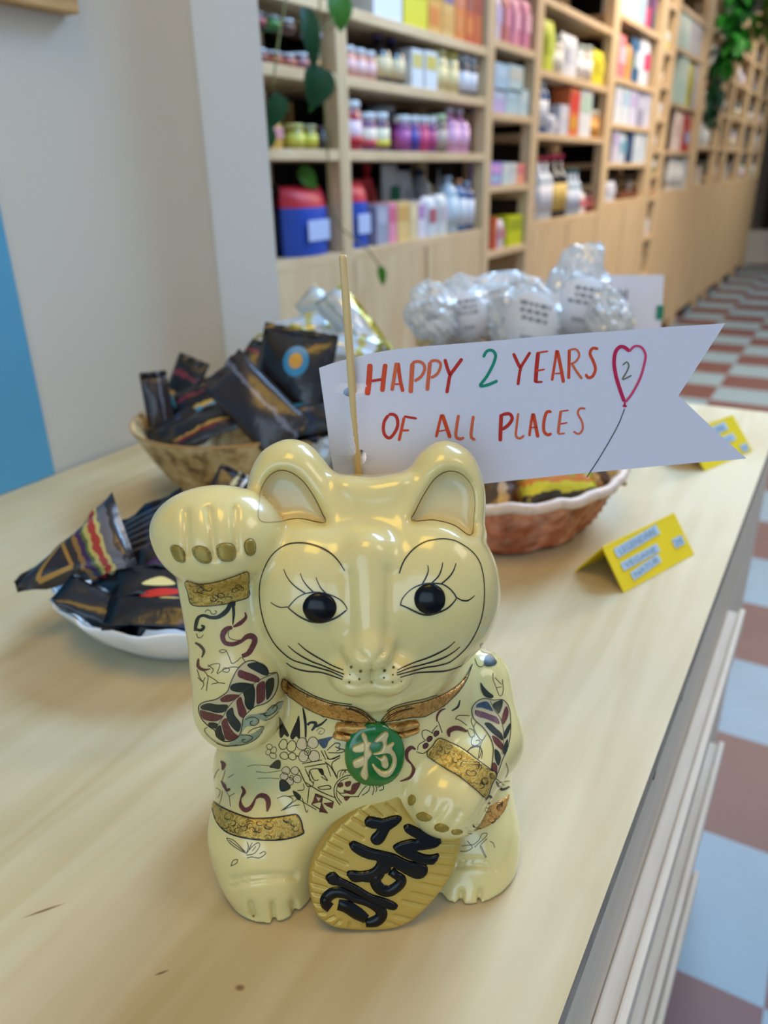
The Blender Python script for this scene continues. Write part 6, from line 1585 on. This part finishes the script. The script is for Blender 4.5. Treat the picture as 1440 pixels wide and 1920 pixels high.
row('E', 1.060, [('pouch', 1135, 1156, 340, [(196, 200, 214), (206, 206, 220)]), ('box', 1164, 1196, 358, [(120, 76, 46), (110, 66, 40)]), ('flat', 1180, 1212, 338, [(206, 210, 216), (190, 196, 206)], dict(x=-1.33, d=.02, rz=.2))], where='lowest open shelf, third wide unit')
# unit F: small niches
rr = random.Random(3)
FI = [(1.90, (206, 190, 120)), (1.71, (226, 206, 196)), (1.52, (214, 196, 180)), (1.34, (206, 210, 226)), (1.19, (120, 130, 80)), (1.05, (206, 150, 120)), (.80, (206, 196, 190)), (.55, (90, 110, 90))]
for k, (z, c) in enumerate(FI):
    yi0, yi1, _ = UD['F']; y_ = yi0 + .06
    make('jar' if k % 2 else 'box', (-1.262 - (.06 if k % 2 else 0), (yi0 + yi1) / 2, z + .0005), .058 if k % 2 else .085, .09 if k % 3 else .11, [c, WHT, tuple(min(255, x + 20) for x in c)], '%s %s in the %s niche from the top, slim shelf column' % (cname(c), 'jar' if k % 2 else 'carton', ORD[k]), 'jar' if k % 2 else 'box', 'goods in the slim column', .08)
# unit G
row('G', 1.950, [('box', 1268, 1290, -60, [MINT, (206, 220, 210)]), ('box', 1291, 1312, -40, [(190, 190, 196), (176, 176, 186)])], where='top visible shelf, fourth wide unit')
row('G', 1.630, [('box', 1268, 1284, 20, [MINT, (206, 220, 210)]), ('pouch', 1285, 1296, 46, [(206, 200, 60), (216, 206, 70)]), ('box', 1297, 1313, 16, [(190, 188, 196), (176, 176, 186)])], where='second shelf, fourth wide unit')
row('G', 1.335, [('pouch', 1262, 1276, 130, [(226, 206, 196), (222, 190, 180)]), ('bag', 1277, 1296, 170, [(206, 60, 50), (190, 40, 40)]), ('tall', 1297, 1306, 120, [(176, 190, 196), GRY_, (190, 206, 210)])], where='third shelf, fourth wide unit')
row('G', 1.075, [('tall', 1255, 1267, 230, [(206, 206, 206), WHT, (190, 190, 190)]), ('tall', 1268, 1280, 232, [(206, 210, 210), (150, 160, 150), (206, 206, 200)]), ('pouch', 1281, 1292, 250, [(190, 196, 206), (176, 190, 206)]), ('jar', 1248, 1258, 310, [(120, 30, 40), (90, 20, 30), (130, 40, 50)], dict(x=-1.40, pos='at the back left'))], where='lowest open shelf, fourth wide unit')
# units H to L: small, far away
PALE = [(206, 196, 186), (190, 200, 206), (214, 206, 176), (206, 176, 170), (176, 190, 170), (60, 40, 44), (226, 226, 226), (150, 110, 80), (206, 190, 206), (120, 130, 140)]
for u in 'HIJKL':
    yi0, yi1, zs = UD[u]
    for zi, z in enumerate(zs[1:]):
        assert zi < 5
        n = 3 if yi1 - yi0 > .6 else 2
        for i in range(n):
            y_ = yi0 + (yi1 - yi0) * (i + .5) / n + rr.uniform(-.04, .04)
            kind = rr.choice(['jar', 'box', 'pouch', 'bottle', 'box'])
            c = rr.choice(PALE); c2 = rr.choice(PALE)
            make(kind, (-1.32, y_, z + .0005), rr.uniform(.05, .08) if kind in ('box', 'pouch') else rr.uniform(.035, .05), rr.uniform(.12, .20), [c, c2, rr.choice(PALE)],
                 '%s %s, %s from left, %s shelf up, %s' % (cname(c), FORM[kind], ORD[i], ORD[4 - zi], UNAME[u]), CATS[kind], 'goods on the far shelf units')

# ================================================================== plants
def leaf_mat(name, rgb, rgb2):
    if name in MATS: return MATS[name]
    return mat(name, rgb, rough=.4, spec=.4, vary=.25, vscale=14)
LEAF_D = leaf_mat('dark_leaf', (22, 74, 30), None); LEAF_L = leaf_mat('fresh_leaf', (72, 128, 30), None)
STEM = mat('leaf_stem', (110, 110, 50), rough=.6)
def heart_leaf(bm, w, l, mi=0, bend=.25):
    n = 8; rows = []
    for j in range(n + 1):
        t = j / n
        hw = w / 2 * (math.sin(math.pi * min(1, t * .86 + .14)) ** .8) * (1 - .25 * t) * 1.15 if j < n else .0005
        y = -t * l
        rows.append([bm.verts.new((u * hw, y + (.10 * l * (1 - abs(u)) - .10 * l if j == 0 else 0) + (abs(u) * .08 * l if j == 0 else 0), -bend * l * t * t + .18 * hw * abs(u))) for u in (-1, -.5, 0, .5, 1)])
    for a, b in zip(rows, rows[1:]):
        for k in range(4):
            f = bm.faces.new((a[k], a[k + 1], b[k + 1], b[k])); f.material_index = mi; f.smooth = True
    bmesh.ops.solidify(bm, geom=bm.faces[:], thickness=.0006)
vine = thing('trailing_plant', 'trailing plant with dark heart-shaped leaves hanging down beside the pier', 'plant', tuple(on_x(600, 0, -1.12)))
VO = Vector(vine.location)
def vpt(px, py, x): return Vector(on_x(px, py, x)) - VO
for i, (px, py, w, l, rot, m, x_) in enumerate(((572, 14, .045, .115, 6, LEAF_D, -1.10), (604, 126, .075, .090, -24, LEAF_D, -1.12), (528, 178, .042, .075, -30, LEAF_D, -1.08), (631, -12, .065, .075, 4, LEAF_L, -1.14), (616, 150, .02, .085, -40, LEAF_L, -1.13), (712, 500, .030, .055, 10, LEAF_L, -1.19), (560, 318, .05, .07, 50, LEAF_L, -1.30), (497, 232, .05, .06, -20, LEAF_D, -1.05))):
    bm = bmesh.new(); heart_leaf(bm, w, l); o = obj('leaf', bm, m, vine)
    o.matrix_local = Matrix.Translation(vpt(px, py, x_)) @ Matrix.Rotation(math.radians(62), 4, 'Z') @ Matrix.Rotation(math.radians(74), 4, 'X') @ Matrix.Rotation(math.radians(rot), 4, 'Z')
for path, x_ in (([(660, -10), (640, 25), (618, 42), (600, 60)], -1.14), ([(600, -20), (598, 60), (604, 128)], -1.12), ([(604, 128), (612, 250), (625, 400), (655, 440), (692, 470), (712, 500)], -1.19), ([(540, -20), (520, 90), (512, 168)], -1.09)):
    bm = bmesh.new(); tube(bm, [vpt(*p, x_) for p in catmull(path, 20)], .0022, 6); obj('stem', bm, STEM, vine)
def bushy(name, label, px, py, x_, rx, rz_, n, seed, mats, lw):
    c = on_x(px, py, x_); t = thing(name, label, 'plant', tuple(c), 0, 'plants hanging at the far shelves')
    rr = random.Random(seed); bm = bmesh.new()
    for k in range(n):
        b2 = bmesh.new(); heart_leaf(b2, lw * rr.uniform(.7, 1.2), lw * rr.uniform(1.1, 1.7), rr.randrange(len(mats)))
        M_ = Matrix.Translation((rr.uniform(-rx, rx) * .6, rr.uniform(-rx, rx), rr.uniform(-rz_, rz_))) @ Matrix.Rotation(rr.uniform(0, 6.28), 4, 'Z') @ Matrix.Rotation(rr.uniform(.4, 1.4), 4, 'X')
        bmesh.ops.transform(b2, matrix=M_, verts=b2.verts[:]); me = bpy.data.meshes.new('x'); b2.to_mesh(me); b2.free(); bm.from_mesh(me); bpy.data.meshes.remove(me)
    obj('foliage', bm, mats, t)
    rz_ += .30
    bm = bmesh.new(); lathe(bm, [(0, rz_), (.07, rz_), (.09, rz_ + .14), (.08, rz_ + .14), (0, rz_ + .12)], 20); obj('pot', bm, mat('white_pot', (206, 200, 190), rough=.5), t)
bushy('hanging_plant', 'bright green bushy plant hanging before the far shelves near the top right', 1381, 30, -.90, .08, .26, 120, 1, [LEAF_D, leaf_mat('mid_leaf', (44, 136, 44), None)], .075)
bushy('hanging_plant', 'dark bluish-green plant hanging lower down the far shelves', 1344, 165, -1.06, .06, .24, 60, 2, [leaf_mat('blue_leaf', (50, 92, 76), None), LEAF_D], .06)
bushy('hanging_plant', 'small pale green plant at the top right edge, beyond the bushy one', 1440, 0, -.95, .10, .2, 40, 3, [leaf_mat('pale_leaf', (120, 130, 60), None), LEAF_L], .08)
# small pot on the unit behind the pier and things at the far end
bm = bmesh.new(); box(bm, -.25, .25, -.2, .2, 0, .42, bev=.01)
o = obj('storage_box', bm, mat('pale_box', (206, 204, 196), rough=.6)); o.location = (-1.05, 12.15, .0005)
tag(o, 'pale storage box on the floor at the far end of the aisle', 'box')
t = thing('floor_plant', 'dark leafy plant standing at the far end of the aisle, at the right picture edge', 'plant', (-.62, 11.6, .0005))
bm = bmesh.new(); lathe(bm, [(0, 0), (.14, 0), (.19, .34), (.17, .34), (0, .30)], 24); obj('pot', bm, mat('dark_pot', (44, 42, 38), rough=.5), t)
bm = bmesh.new(); rr = random.Random(8)
for k in range(110):
    b2 = bmesh.new(); heart_leaf(b2, .16, .30)
    M_ = Matrix.Translation((rr.uniform(-.22, .22), rr.uniform(-.25, .25), rr.uniform(.4, 1.7))) @ Matrix.Rotation(rr.uniform(0, 6.28), 4, 'Z') @ Matrix.Rotation(rr.uniform(.3, 1.4), 4, 'X')
    bmesh.ops.transform(b2, matrix=M_, verts=b2.verts[:]); me = bpy.data.meshes.new('x'); b2.to_mesh(me); b2.free(); bm.from_mesh(me); bpy.data.meshes.remove(me)
obj('foliage', bm, leaf_mat('grey_green_leaf', (36, 52, 34), None), t)  # all leaves share one dark grey-green
bm = bmesh.new(); tube(bm, [(0, 0, .3), (.02, .01, .9), (-.02, 0, 1.7)], .02, 8); obj('trunk', bm, mat('bark', (70, 54, 38), rough=.8), t)
